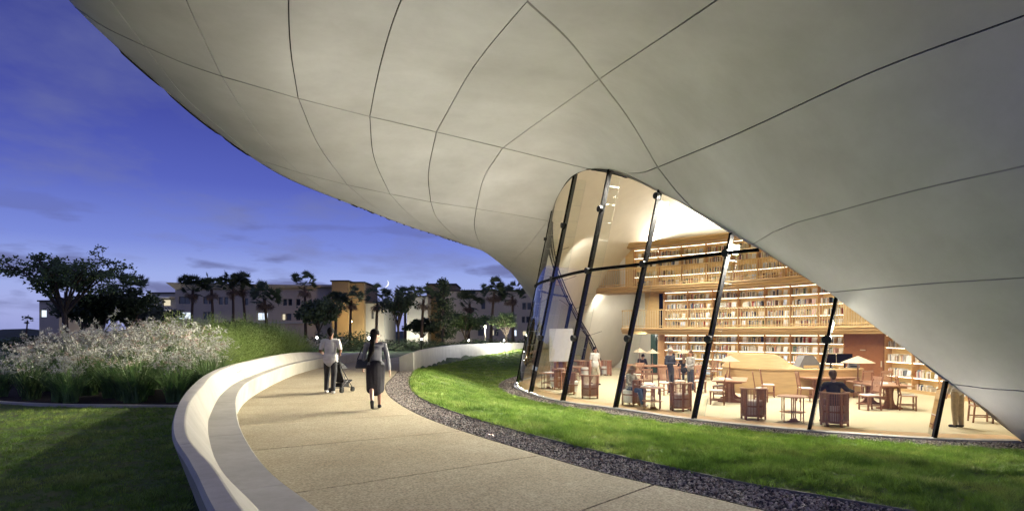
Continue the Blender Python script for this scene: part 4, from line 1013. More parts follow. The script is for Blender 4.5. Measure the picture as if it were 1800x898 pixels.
MC = [((1262, 711), R(250), 'slat back chair nearest the glass on the left side of the lamp table'), ((1266, 700), R(250), 'middle slat back chair on the left side of the lamp table'), ((1272, 690), R(250), 'farthest slat back chair on the left side of the lamp table'),
 ((1340, 706), R(70), 'nearest slat back chair on the right side of the lamp table'), ((1352, 698), R(72), 'second slat back chair on the right side of the lamp table, against the curved desk'),
 ((1532, 721), R(-82), 'slat back chair drawn up left of the table under the pale lamp'), ((1598, 721), R(68), 'slat back chair facing left at the right side of the table under the pale lamp'), ((1519, 700), R(190), 'slat back chair directly behind the wide pale lamp'), ((1553, 701), R(182), 'slat back chair in front of the red brown door'),
 ((1418, 706), R(80), 'slat back chair just left of the dark mullion by the man in black'),
 ((1140, 697), R(-4), 'slat back chair with cream pad behind the open book of the seated woman'), ((1103, 680), R(-170), 'slat back chair far behind the seated woman at left'), ((1122, 676), R(-175), 'slat back chair behind the reading table next to the reader with dark hair'), ((1172, 694), R(15), 'slat back chair left of the man in the suit'), ((1232, 690), R(-12), 'slat back chair right of the standing woman in the grey jacket'), ((1193, 690), R(10), 'slat back chair between the standing man and woman'), ((1252, 668), R(200), 'slat back chair at the farthest reading table')]
for (x, y), rz, lb in MC: X, Y = g2(x, y); put('mission', mission_chair, X, Y+.1, rz, lb)
# a chair tipped against the wall where the shell meets the floor
X, Y = g2(1742, 745); o = put('mission', mission_chair, X, Y+.35, R(70), 'chair half hidden where the shell comes down at the right')
LP = [(tpos[0], (.10, .35), 'dark stemmed lamp with a folded wooden shade on the table left of the curved desk', 1.0), (tpos[2], (.30, .1), 'square pyramid lamp left of the man in the suit', 1.0), (tpos[3], (-.15, .2), 'square pyramid lamp between the man in the suit and the woman', 1.0), (tpos[2], (-.2, .9), 'tilted dark square lamp shade over the reader with dark hair', 1.05)]
for (X, Y), (dx, dy), lb, sc in LP: put('lamp', pyramid_lamp, X+dx, Y+dy, R(20), lb, z=.75, sc=sc)
lw = pyramid_lamp(False); p = gp(1508, 712, 0); lw.location = (px(1508, 680, tpos[1][1]+.5).x, tpos[1][1]+.5, .75); lw['label'] = 'wide pale conical lamp on the table right of the man in the black sweater'; lw.scale = (1.45, 1.45, 1.05)
# open books and magazines on the tables
def openbook(x, y, z, rz, w, lb, name='open_book', cat='book'):
    t = thing(name, lb, cat, (x, y, z), rz)
    for s in (-1, 1):
        m = MB(); vs = [(0, -w*.6, 0), (0, w*.6, 0), (s*w, w*.6, .0), (s*w, -w*.6, .0), (0, -w*.6, .012), (0, w*.6, .012), (s*w*.5, w*.6, .035), (s*w*.5, -w*.6, .035), (s*w, w*.6, .014), (s*w, -w*.6, .014)]
        m.add(vs, [(0, 1, 2, 3), (4, 7, 6, 5), (7, 9, 8, 6), (3, 9, 7, 4, 0), (1, 5, 6, 8, 2), (2, 8, 9, 3)]); fixn(m.build('page_block', M['paper'], t))
    return t
X, Y = g2(964, 683); openbook(X+.05, Y+.1, .69, R(20), .22, 'open white book lying on the round table at the far left')
X, Y = g2(1148, 719); openbook(X-.1, Y+.12, .69, R(-10), .24, 'large open book on the round table before the seated woman')
openbook(tpos[0][0]-.25, tpos[0][1]-.25, .755, R(30), .22, 'open magazine on the table left of the curved desk')
openbook(tpos[1][0]-.05, tpos[1][1]-.3, .755, R(60), .24, 'open magazine on the table under the wide pale lamp')
openbook(tpos[3][0]+.3, tpos[3][1]+.0, .755, R(0), .2, 'open book on the table behind the woman in the grey jacket')

# curved reception desk
dk = thing('reception_desk', 'large curved honey wood reception desk with a raised sloping screen on its left half', 'desk')
D0 = [gp(1276, 686), gp(1330, 697), gp(1400, 703), gp(1470, 700), gp(1530, 690)]
dc = crv([(9.2, 27.2), (8.7, 25.4), (9.4, 23.9), (10.7, 23.2), (12.2, 23.0), (13.2, 23.6), (13.6, 24.8)], 90)
fixn(sweep(dc, [(0, .0), (-.02, .12), (-.03, .95), (-.06, .96), (-.06, 1.02), (.55, 1.02), (.55, .96), (.40, .95), (.40, 0)]).build('counter_front', M['oakh'], dk))
d2 = dc[4:52]; zf = [.0-.42*(1-sst(0, 9, k)) - .50*sst(36, 47, k) for k in range(len(d2))]
cols = [(.02, 1.02), (.18, 1.55), (.24, 1.57), (.24, 1.02)]
oc = [off(dc, c[0])[4:52] for c in cols]; rows = [[(o[k][0], o[k][1], max(1.022, c[1]+(zf[k] if c[1] > 1.1 else 0))) for o, c in zip(oc, cols)]+[(oc[0][k][0], oc[0][k][1], 1.022)] for k in range(len(d2))]
fixn(MB().grid(rows).build('raised_screen', M['oakh'], dk))
def slopebox(name, lb, x, y, rz, w, h, d, mt):
    t = thing(name, lb, 'desk hood', (x, y, 1.03), rz)
    m = MB(); vs = [(-w/2, 0, 0), (w/2, 0, 0), (w/2, d, 0), (-w/2, d, 0), (-w*.22, .05, h), (w*.12, .05, h), (w*.12, d, h), (-w*.22, d, h)]
    m.add(vs, [(3, 2, 1, 0), (4, 5, 6, 7), (0, 1, 5, 4), (1, 2, 6, 5), (2, 3, 7, 6), (3, 0, 4, 7)]); m.build('hood', mt, t)
    MB().box((0, -.01, .06), (w*.6, .02, .10)).build('front_ledge', M['oak'], t); return t
slopebox('desk_hood', 'sloping wooden hood with a grey side standing on the reception desk near the monitors', 11.35, 23.75, R(5), 1.0, .48, .5, mat('grey_laminate', (.16, .155, .15), .5, .06))
def monitor(x, y, rz, lb):
    t = thing('monitor', lb, 'monitor', (x, y, 1.03), rz)
    MB().box((0, 0, .36), (.56, .03, .36)).build('screen', M['mullion'], t); MB().box((0, .03, .12), (.05, .03, .24)).build('stand', M['mullion'], t); MB().lathe([(.11, 0), (.11, .012)], 16).build('base', M['mullion'], t)
monitor(12.15, 23.9, R(200), 'black computer monitor seen from behind on the desk, left one'); monitor(12.75, 24.0, R(170), 'black computer monitor on the desk, right one partly behind the mullion')
t = thing('desk_printer', 'small dark machine on the reception desk right of the monitors', 'office machine', (13.15, 24.1, 1.03), R(-20)); MB().box((0, 0, .10), (.4, .3, .2), taper=.85).build('housing', mat('grey_laminate', (0, 0, 0)), t); MB().box((0, -.16, .07), (.26, .04, .03)).build('paper_tray', M['mullion'], t)

# ================================================================== people
def cap(bm, p0, p1, r0, r1, side=None, flat=1.0, n=14, rings=5):
    p0, p1 = Vector(p0), Vector(p1); ax = p1-p0; L_ = ax.length or 1e-4; ax = ax/L_
    s = Vector(side) if side else (Vector((1, 0, 0)) if abs(ax.x) < .8 else Vector((0, 1, 0)))
    s = (s-ax*s.dot(ax)).normalized(); d = ax.cross(s)
    prof = [(-r0*math.cos(t)*.98, r0*math.sin(t)) for t in np.linspace(.0, PI/2, rings)]+[(L_+r1*math.sin(t)*.98, r1*math.cos(t)) for t in np.linspace(0, PI/2, rings)]
    vs = []
    for x, r in prof:
        r = max(r, 1e-4)
        vs.append([bm.verts.new(p0+ax*x+s*r*math.cos(2*PI*k/n)+d*r*flat*math.sin(2*PI*k/n)) for k in range(n)])
    for i in range(len(vs)-1):
        for k in range(n): bm.faces.new((vs[i][k], vs[i][(k+1) % n], vs[i+1][(k+1) % n], vs[i+1][k]))
    bm.faces.new(vs[0][::-1]); bm.faces.new(vs[-1])
def remesh(caps, voxel, name, mt, parent, ratio=.5, smooth_it=2):
    bm = bmesh.new()
    for c in caps: cap(bm, *c[:4], **(c[4] if len(c) > 4 else {}))
    bmesh.ops.recalc_face_normals(bm, faces=bm.faces)
    me = bpy.data.meshes.new('tmp'); bm.to_mesh(me); bm.free()
    o = bpy.data.objects.new('tmp', me); COL.objects.link(o)
    r = o.modifiers.new('r', 'REMESH'); r.mode = 'VOXEL'; r.voxel_size = voxel
    s = o.modifiers.new('s', 'SMOOTH'); s.factor = .5; s.iterations = smooth_it
    d = o.modifiers.new('d', 'DECIMATE'); d.ratio = ratio
    dg = bpy.context.evaluated_depsgraph_get(); m2 = bpy.data.meshes.new_from_object(o.evaluated_get(dg)); bpy.data.objects.remove(o); bpy.data.meshes.remove(me)
    m2.name = name; m2.materials.clear(); m2.materials.append(mt); m2.polygons.foreach_set('use_smooth', [True]*len(m2.polygons))
    return link(name, m2, parent)
def hand(wr, dr, thumbdir, palmn, sc=1.0, curl=.35):
    """palm, four fingers and thumb as capsules; dr = direction of the fingers"""
    wr, dr, td, pn = Vector(wr), Vector(dr).normalized(), Vector(thumbdir).normalized(), Vector(palmn).normalized()
    out = [(wr, wr+dr*.075*sc, .024*sc, .036*sc, dict(side=td, flat=.5))]
    for i, (o, l) in enumerate(((.030, .068), (.010, .076), (-.010, .070), (-.029, .055))):
        a = wr+dr*.09*sc+td*o*sc; b = a+(dr+pn*curl*.6).normalized()*l*.5*sc; c = b+(dr+pn*curl*2.2).normalized()*l*.5*sc
        out += [(a, b, .0098*sc, .009*sc), (b, c, .009*sc, .0075*sc)]
    a = wr+dr*.03*sc+td*.028*sc; b = a+(dr*.7+td*.8+pn*.2).normalized()*.04*sc; c = b+(dr+td*.25+pn*.4).normalized()*.03*sc
    out += [(a, b, .013*sc, .011*sc), (b, c, .011*sc, .008*sc)]
    return out
BASE = dict(head=(0, 0, 1.62), neck=(0, .01, 1.46), chest=(0, 0, 1.28), waist=(0, 0, 1.06), hip=(0, 0, .94),
            shL=(.19, .0, 1.40), elL=(.25, .03, 1.12), wrL=(.27, -.06, .87), shR=(-.19, .0, 1.40), elR=(-.25, .03, 1.12), wrR=(-.27, -.06, .87),
            hpL=(.09, 0, .92), knL=(.10, -.01, .49), anL=(.10, .02, .08), hpR=(-.09, 0, .92), knR=(-.10, -.01, .49), anR=(-.10, .02, .08))
def person(label, loc, rz, pose={}, sc=1.0, skin='skin', hair='hair', hairstyle='short', top='white', sleeve='short', bottom='trousers', topm=None, botm=None, shoem=None, face=(0, -1, 0), vox=.011, handL=None, handR=None, fem=False, group=None, collar=None):
    """faces -y; metres; one continuous body, clothing as its children"""
    t = thing('person', label, 'person', loc, rz, group); t.scale = (sc,)*3
    J = {k: Vector(v) for k, v in {**BASE, **pose}.items()}
    f = Vector(face).normalized(); hd = J['head']; upv = (hd-J['neck']).normalized(); sd = f.cross(upv).normalized()
    X = (J['shL']-J['shR']).normalized(); w = .88 if fem else 1.0
    S = dict(side=X, flat=.62)
    skinm = M[skin]
    body = [(J['neck']-Vector((0, 0, .06)), hd-upv*.03, .055*w, .05*w), (hd-upv*.03, hd+upv*.035-f*.01, .074, .086, dict(side=sd, flat=1.18)), (hd-upv*.075+f*.03, hd-upv*.06+f*.045, .045, .036, dict(side=sd, flat=.9)),
            (hd-upv*.005+f*.092, hd-upv*.03+f*.112, .010, .016), (hd-upv*.01+sd*.082, hd-upv*.03+sd*.080, .017, .012, dict(side=f, flat=.5)), (hd-upv*.01-sd*.082, hd-upv*.03-sd*.080, .017, .012, dict(side=f, flat=.5)),
            (J['neck']-Vector((0, 0, .07)), J['chest'], .09*w, .15*w, S), (J['shL']*.86+J['shR']*.14, J['shR']*.86+J['shL']*.14, .062, .062), (J['chest'], J['waist'], .155*w, .125*w, S), (J['waist'], J['hip'], .125*w, .15 if fem else .14, S)]
    for s in 'LR':
        body += [(J['sh'+s], J['el'+s], .052*w, .040*w), (J['el'+s], J['wr'+s], .040*w, .026*w), (J['hp'+s], J['kn'+s], .088, .058), (J['kn'+s], J['an'+s], .056, .036)]
        dr = (J['wr'+s]-J['el'+s]).normalized(); hv = (handL if s == 'L' else handR)
        if hv: dr2 = Vector(hv)
        else: dr2 = dr
        td = Vector((0, -1, 0)); td = (td-dr2*td.dot(dr2.normalized())/max(1e-6, dr2.length)); td = td if td.length > .2 else Vector((0, 0, 1))
        pn = Vector((-1 if s == 'L' else 1, 0, 0)); body += hand(J['wr'+s], dr2, td, pn)
        body += [(J['an'+s]-Vector((0, 0, .01)), J['an'+s]+Vector((0, -.12, -.04)), .04, .03)]
    remesh(body, vox, 'body', skinm, t, .45)
    # face details
    e = MB()
    for s in (-1, 1): e.ball(hd+f*.091+sd*.031*s+upv*.012, (.0105, .0105, .0075), 8, 5)
    e.build('eyes', mat('dark_eye', (.03, .02, .015), .3), t)
    MB().ball(hd+f*.088-upv*.062, (.024 if abs(sd.x) > .5 else .008, .008 if abs(sd.x) > .5 else .024, .006), 8, 5).build('mouth', mat('lips', (.36, .12, .10), .5), t)
    hm = M[hair]
    hc = [(hd+upv*.030-f*.022, hd+upv*.048-f*.012, .094, .092, dict(side=sd, flat=1.15))]
    if hairstyle == 'short': hc += [(hd-f*.045-upv*.01, hd-f*.055-upv*.055, .078, .055)]
    if hairstyle == 'bun': hc += [(hd-f*.05-upv*.01, hd-f*.06-upv*.05, .075, .05), (hd-f*.12+upv*.03, hd-f*.13+upv*.03, .04, .04)]
    if hairstyle in ('long', 'shoulder'):
        k = .42 if hairstyle == 'long' else .20
        hc += [(hd-f*.04, hd-f*.075-upv*.12, .088, .078, dict(side=sd, flat=.85)), (hd-f*.075-upv*.12, hd-f*.10-upv*(.12+k*.55), .08, .085, dict(side=sd, flat=.6)), (hd-f*.10-upv*(.12+k*.5), hd-f*.11-upv*(.12+k)+X*.05, .085, .045, dict(side=sd, flat=.5))]
    remesh(hc, vox, 'hair', hm, t, .5)
    tm, bt, sm = topm, botm, shoem
    tc = [(J['neck']-Vector((0, 0, .085)), J['chest'], .098*w, .165*w, S), (J['shL']*.88+J['shR']*.12, J['shR']*.88+J['shL']*.12, .068, .068), (J['chest'], J['waist'], .168*w, .146*w, S), (J['waist'], J['hip']-Vector((0, 0, {'coat': .06, 'short': .03}.get(sleeve, -.04))), .150*w, .198, dict(side=X, flat=.64))]
    if sleeve == 'short': tc += [(J['hpL']+Vector((.0, 0, .08)), J['hpR']+Vector((.0, 0, .08)), .108, .108), (J['hpL']+Vector((.0, 0, .0)), J['hpR']+Vector((.0, 0, .0)), .108, .108)]
    for s in 'LR':
        el, sh, wr = J['el'+s], J['sh'+s], J['wr'+s]
        if sleeve == 'short': tc += [(sh, sh.lerp(el, .70), .062*w, .060*w)]
        else: tc += [(sh, el, .066*w, .054*w), (el, el.lerp(wr, .92), .054*w, .040*w)]
    remesh(tc, vox, 'jacket' if sleeve == 'coat' else 'shirt', tm, t, .45, 3)
    if bottom == 'trousers':
        bc = [(J['waist'].lerp(J['hip'], .75), J['hip'], .145, .155, S)]
        for s in 'LR': bc += [(J['hp'+s], J['kn'+s], .096, .076), (J['kn'+s], J['an'+s]+Vector((0, 0, .03)), .074, .060)]
        remesh(bc, vox, 'trousers', bt, t, .45, 3)
    else:
        kn = (J['knL']+J['knR'])/2; bc = [(J['waist'].lerp(J['hip'], .6), J['hip'], .135, .168, S), (J['hpL'], J['knL']-Vector((0, 0, .06)), .115, .105), (J['hpR'], J['knR']-Vector((0, 0, .06)), .115, .105), ((J['hpL']+J['hpR'])/2, kn-Vector((0, 0, .05)), .185, .165, dict(side=X, flat=.80))]
        remesh(bc, vox, 'skirt', bt, t, .45, 3)
    for s in 'LR':
        an = J['an'+s]; ft = J.get('toe'+s) or an+Vector((0, -.15, -.045))
        remesh([(an-Vector((0, -.02, .025)), ft, .046, .036), (an-Vector((0, -.02, .04)), an-Vector((0, -.02, .04)), .042, .042)], vox, 'shoe', sm, t, .6)
    return t
def cloth(n, c, v=.12): return mat('cloth_'+n, c, .85, v, 9, .35, 22)
BLK = mat('black_leather', (.012, .012, .013), .4)
# man pushing the stroller, seen from behind
P1 = gp(581, 692, ZP)
A1 = math.atan2(P1.x, P1.y)
person('man in a white t-shirt and dark shorts pushing a stroller, seen from behind', P1, PI+.10, dict(hpL=(.09, 0, .92), knL=(.11, -.10, .50), anL=(.12, -.06, .09), knR=(-.09, .02, .49), anR=(-.09, .14, .09), elL=(.26, .02, 1.13), wrL=(.20, -.24, 1.02), elR=(-.26, .02, 1.13), wrR=(-.20, -.24, 1.02), head=(0, -.02, 1.63)), 1.02, 'skin_dark', 'hair', 'short', sleeve='short', topm=cloth('white', (.62, .59, .55)), botm=cloth('charcoal', (.022, .022, .026)), shoem=mat('white_sneaker', (.6, .58, .55), .6), vox=.009, handL=(0, -1, .1), handR=(0, -1, .1))
# stroller
P2 = P1+Vector((.14, .60, 0))
st = thing('stroller', 'black folding stroller with small double wheels pushed by the man in the white t-shirt', 'stroller', P2, -.35); st.scale = (.80, .92, .92)
m = MB()
for s in (-1, 1):
    m.tube([(s*.20, -.50, .98), (s*.20, -.40, 1.0), (s*.20, -.15, .62), (s*.22, .28, .12)], .012, 6)
    m.tube([(s*.20, -.05, .55), (s*.23, -.28, .10)], .011, 6); m.tube([(s*.21, .1, .38), (s*.22, -.2, .22)], .008, 6)
m.tube([(-.22, .26, .14), (.22, .26, .14)], .010, 6); m.tube([(-.22, -.26, .14), (.22, -.26, .14)], .010, 6)
m.build('frame', mat('dark_tube', (.03, .03, .035), .35, metal=.5), st)
m = MB(); m.grid([[(x, y, z) for y, z in ((.30, .36), (.12, .30), (-.10, .34), (-.24, .62), (-.30, .86))] for x in (-.19, 0, .19)]); o = m.build('seat', cloth('black', (.012, .012, .014)), st); md = o.modifiers.new('t', 'SOLIDIFY'); md.thickness = .035
m = MB(); rows = [[(.20*math.cos(a)*1.0, -.28+.34*math.sin(b)*1.0, .72+.22*math.cos(b)*math.sin(a)) for b in np.linspace(0, 1.5, 7)] for a in np.linspace(0, PI, 9)]; m.grid(rows); m.build('canopy', cloth('black', (0, 0, 0)), st, smooth=True)
MB().box((0, -.02, .22), (.34, .36, .12)).build('basket', cloth('black', (0, 0, 0)), st)
for s in (-1, 1): MB().bar((s*.20, -.52, .98), (s*.20, -.42, .995), .035).build('handle_grip', BLK, st)
whl = MB(); whl.tube([(-.012, 0, 0), (.012, 0, 0)], .072, 18); wm = whl.mesh('wheel', BLK)
for x in (-.25, -.20, .20, .25):
    for y in (.28, -.28): link('wheel', wm, st, (x, y, .072))
# walking woman
P3 = gp(660, 719, ZP)
person('woman with long black hair, grey jacket and black skirt walking away along the path', P3, PI+.25, dict(knL=(.09, .02, .50), anL=(.08, .30, .22), toeL=(.08, .33, .08), knR=(-.09, -.05, .50), anR=(-.09, -.06, .09), elL=(.25, .03, 1.12), wrL=(.26, -.14, .92), elR=(-.26, .04, 1.12), wrR=(-.30, .02, .86)), .985, 'skin', 'hair', 'long', sleeve='long', topm=cloth('grey', (.15, .148, .155)), bottom='skirt', botm=cloth('black_satin', (.012, .010, .013)), shoem=BLK, vox=.009, face=(-.85, -.45, .05), fem=True)
pb = thing('handbag', 'black shoulder bag hanging at the left side of the walking woman', 'handbag', P3+Vector((-.27, -.06, .98)), .3)
m = MB(); m.box((0, 0, 0), (.30, .10, .20), taper=.7); o = m.build('bag', BLK, pb); md = o.modifiers.new('b', 'BEVEL'); md.width = .02
MB().tube([(-.1, 0, .09), (-.02, 0, .30), (.10, 0, .50), (.16, 0, .30), (.10, 0, .09)], .012, 6).build('strap', BLK, pb)
# indoors
V = .015
def gpl(x, y): p = gp(x, y, 0); return p
GRN = dict(vox=V)
person('grey haired man in a dark suit standing and talking with hands together', gpl(1178, 690), R(35), dict(elL=(.26, .0, 1.13), wrL=(.05, -.27, 1.20), elR=(-.26, 0, 1.13), wrR=(-.03, -.28, 1.16), head=(0, -.02, 1.62), knR=(-.12, 0, .49), anR=(-.14, -.08, .08)), 1.02, 'skin', 'hair_gr', 'short', sleeve='coat', topm=cloth('navy_suit', (.035, .04, .055)), botm=cloth('navy_suit', (0, 0, 0)), shoem=BLK, vox=V, face=(.3, -1, 0))
person('woman in a grey cardigan standing with folded hands, facing the man in the suit', gpl(1214, 686), R(-62), dict(elL=(.22, -.02, 1.13), wrL=(.03, -.22, 1.05), elR=(-.22, -.02, 1.13), wrR=(-.03, -.22, 1.05)), .95, 'skin', 'hair_br', 'shoulder', sleeve='long', topm=cloth('greycream', (.42, .40, .36)), botm=cloth('slate', (.05, .055, .075)), shoem=BLK, vox=V, fem=True)
person('person in white t-shirt and khaki trousers walking between the left barrel chairs', gpl(1046, 676), R(30), dict(knL=(.10, -.12, .50), anL=(.10, -.10, .08), knR=(-.09, .04, .49), anR=(-.09, .25, .12)), 1.0, 'skin', 'hair', 'short', sleeve='short', topm=cloth('white', (0, 0, 0)), botm=cloth('khaki', (.42, .37, .27)), shoem=BLK, vox=V)
SIT = dict(head=(0, -.02, 1.20), neck=(0, .02, 1.04), chest=(0, .03, .86), waist=(0, .05, .66), hip=(0, .06, .54), shL=(.18, .03, .98), elL=(.24, -.05, .74), wrL=(.15, -.30, .70), shR=(-.18, .03, .98), elR=(-.24, -.05, .74), wrR=(-.15, -.30, .70), hpL=(.10, .02, .52), knL=(.12, -.42, .52), anL=(.11, -.40, .09), hpR=(-.10, .02, .52), knR=(-.12, -.42, .52), anR=(-.11, -.40, .09))
X, Y = g2(1111, 713)
person('woman with blond hair in a pale patterned jacket and jeans reading in a barrel chair', (X+.02, Y+.15, 0), R(38), {**SIT, 'head': (0, -.08, 1.19), 'anR': (-.12, -.55, .09)}, 1.0, 'skin', 'hair_bl', 'shoulder', sleeve='long', topm=mat('cloth_patterned', (.62, .58, .48), .9, 0, 30, col2=(.28, .27, .22)), botm=cloth('denim', (.045, .075, .15)), shoem=mat('white_sneaker', (0, 0, 0)), vox=V, fem=True, face=(.2, -1, -.35))
X, Y = g2(1472, 749)
person('man with dark hair in a black sweater seated with his back to the glass', (X, Y+.22, 0), PI-.15, {**SIT, 'elR': (-.34, -.02, .84), 'wrR': (-.52, -.16, .80), 'elL': (.30, -.05, .80), 'wrL': (.22, -.30, .74)}, 1.06, 'skin', 'hair_br', 'short', sleeve='long', topm=cloth('black', (0, 0, 0)), botm=cloth('denim', (0, 0, 0)), shoem=BLK, vox=V)
X, Y = tpos[2][0]-.05, tpos[2][1]+.95
person('reader in black bending over the far table under the tilted lamp shade', (X, Y, 0), R(5), {**SIT, 'head': (0, -.14, 1.16), 'neck': (0, -.04, 1.02)}, 1.0, 'skin', 'hair', 'short', sleeve='long', topm=cloth('black', (0, 0, 0)), botm=cloth('black', (0, 0, 0)), shoem=BLK, vox=V, face=(0, -.8, -.5))
X, Y = tpos[3][0]-.42, tpos[3][1]-.75
person('seated reader with long dark hair between the standing man and woman', (X, Y, 0), PI, {**SIT}, 1.0, 'skin', 'hair_br', 'shoulder', sleeve='long', topm=cloth('black', (0, 0, 0)), botm=cloth('slate', (0, 0, 0)), shoem=BLK, vox=V, fem=True)
X, Y = g2(1688, 752)
person('person in beige trousers and pale top standing at the shelves behind the right mullion', (X, Y+.1, 0), R(200), dict(knL=(.08, -.02, .49), anL=(.07, 0, .08), knR=(-.08, .02, .49), anR=(-.07, .05, .08)), .97, 'skin', 'hair_br', 'shoulder', sleeve='long', topm=cloth('beige_top', (.5, .46, .42)), botm=cloth('beige', (.34, .27, .19)), shoem=BLK, vox=V, fem=True)
# ================================================================== planting along the bench
def flower_plant(seed, nb, ns, hb, hs, pink=.15):
    r = random.Random(seed); lf = MB(); st = MB(); pt = MB()
    for i in range(nb):
        a = r.uniform(0, 2*PI); b = Vector((r.uniform(-.18, .18), r.uniform(-.18, .18), 0)); L_ = hb*r.uniform(.6, 1.1); lean = r.uniform(.15, 1.0); d = Vector((math.cos(a), math.sin(a), 0)); s = Vector((-d.y, d.x, 0)); w = r.uniform(.010, .017)
        P = []
        for k in range(5):
            q = k/4; P.append(b+d*(lean*L_*q**1.5*.75)+Vector((0, 0, L_*(q-.30*lean*q**2.6))))
        ww = [w, w*1.1, w, w*.75, .001]
        vs = [p+s*x*e for p, x in zip(P, ww) for e in (-1, 1)]; lf.add(vs, [(2*k, 2*k+1, 2*k+3, 2*k+2) for k in range(4)])
    for i in range(ns):
        a = r.uniform(0, 2*PI); L_ = hs*r.uniform(.6, 1.05); lean = r.uniform(.05, .62); d = Vector((math.cos(a), math.sin(a), 0)); b = Vector((r.uniform(-.12, .12), r.uniform(-.12, .12), .05))
        P = [b+d*(lean*L_*(k/5)**1.25)+Vector((0, 0, L_*(k/5)*(1-.25*lean*(k/5)))) for k in range(6)]
        st.tube(P, [.006, .006, .005, .005, .004, .003], 3, cap=False)
        tips = []
        for j in range(r.randint(2, 4)):
            q = r.uniform(.72, 1.0); p0 = P[3].lerp(P[5], (q-.6)/.4) if q > .6 else P[3]; e = p0+Vector((r.uniform(-.16, .16), r.uniform(-.16, .16), r.uniform(.02, .20)))
            st.tube([p0, e], [.003, .002], 3, cap=False); tips.append(e)
        tips.append(P[5])
        for tpt in tips:
            m = 1 if r.random() < pink else 0
            for f in range(r.randint(5, 8)):
                v = Vector((r.gauss(0, 1), r.gauss(0, 1), r.gauss(.3, .8))).normalized(); c = tpt+Vector((r.uniform(-.045, .045), r.uniform(-.045, .045), r.uniform(-.04, .04))); l = r.uniform(.05, .085); s = v.orthogonal().normalized()*l*.17
                pt.add([c-s, c+s, c+v*l+s*.3, c+v*l-s*.3], [(0, 1, 2, 3)], m)
    return lf.mesh('leaves', M['blade']), st.mesh('stalks', M['stalk']), pt.mesh('flowers', [M['petal'], M['petal2']])
FPM = [flower_plant(s, 210, 15, 1.15, 1.45, p) for s, p in ((1, .04), (2, .10), (3, .2), (4, .06))]
def fplant(v, x, y, z, rz, sc, lb):
    t = thing('flowering_plant', lb, 'plant', (x, y, z), rz, 'strap leaved plants with pale starry flowers beside the bench'); t.scale = (sc,)*3
    for n, m in zip(('leaves', 'stalks', 'flowers'), FPM[v]): o = link(n, m, t); o['kind'] = 'stuff'
rp = random.Random(5)
lbf = 'tall strap leaved plant with pale starry flowers in the bed left of the bench'
for Y0, h in ((15.1, .95), (16.0, 1.0), (17.1, 1.08), (18.4, 1.12), (20.0, 1.15), (21.6, 1.3), (23.4, 1.35)):
    x = min(float(np.interp(Y0, BO[:, 1], BO[:, 0]))-.75, px(370-12*max(0, Y0-18), 0, Y0).x); i = 0
    xl = px(22+rp.uniform(-20, 20)+max(0, Y0-19)*14, 600, Y0).x
    while x > xl:
        e = sst(xl-.5, xl+3.5, x)
        fplant(rp.randrange(4), x+rp.uniform(-.2, .2), Y0+rp.uniform(-.35, .35), .70+.2*sst(15, 20, Y0), rp.uniform(0, 6), h*rp.uniform(.85, 1.12)*(.72+.28*e), lbf); x -= rp.uniform(.62, .88)
o = None
for X0, Y0 in ((px(545, 590, 35).x, 35), (px(562, 590, 37).x, 37), (px(528, 590, 33.5).x, 33.5), (px(592, 590, 44).x, 44)):
    t = thing('flowering_plant', 'low plant with faded pinkish flowers at the far end of the bench', 'plant', (X0, Y0, .66), rp.uniform(0, 6), 'faded flowering plants at the far end of the bench'); t.scale = (.95,)*3
    for n, m in zip(('leaves', 'stalks', 'flowers'), FPM[2]): o = link(n, m, t); o['kind'] = 'stuff'
def feather(seed, n, rad, h):
    r = random.Random(seed); mb = MB()
    for i in range(n):
        a = r.uniform(0, 2*PI); q = r.random()**.5; bx, by = .35*rad*q*math.cos(a), .35*rad*q*math.sin(a); tipr = rad*q*r.uniform(.7, 1.1); hh = h*(1-.45*q*q)*r.uniform(.75, 1.1)
        b = Vector((bx, by, .05)); t = Vector((tipr*math.cos(a), tipr*math.sin(a), hh)); s0 = (t-b).cross(Vector((0, 0, 1))); s0 = s0.normalized()*.005 if s0.length > 1e-3 else Vector((.005, 0, 0))
        mb.add([b-s0, b+s0, t], [(0, 1, 2)])
        for k in range(13):
            f = .35+.65*(k+r.random())/13; p = b.lerp(t, f)+Vector((0, 0, .05*h*math.sin(PI*f))); v = Vector((r.gauss(0, .7), r.gauss(0, .7), r.uniform(.3, 1.2))).normalized()*r.uniform(.05, .11); s = v.orthogonal().normalized()*.0075
            mb.add([p-s, p+s, p+v], [(0, 1, 2)])
    return mb.mesh('foliage', M['feather'])
FM = [feather(3, 650, 1.25, 2.1), feather(8, 650, 1.4, 1.95)]
for i, (x, Y0, sc) in enumerate(((372, 20.8, .85), (398, 22.6, .95), (425, 24.3, 1.0), (450, 26.4, 1.05), (474, 28.6, 1.05), (498, 31, 1.0), (518, 33.2, .95), (345, 22.5, 1.05), (372, 24.8, 1.15), (400, 26.8, 1.15), (432, 29.0, 1.2), (462, 31.5, 1.15), (310, 24.4, 1.15), (275, 25.5, 1.1), (485, 35, 1.1))):
    p = px(x, 600, Y0); xm = float(np.interp(Y0, BO[:, 1], BO[:, 0]))-.35*sc
    t = thing('feathery_shrub', 'rounded feathery light green shrub beside the curved bench', 'shrub', (min(p.x, xm), Y0, .68), i*1.3, 'feathery light green shrubs behind the bench'); t.scale = (sc,)*3
    o = link('foliage', FM[i % 2], t); o['kind'] = 'stuff'

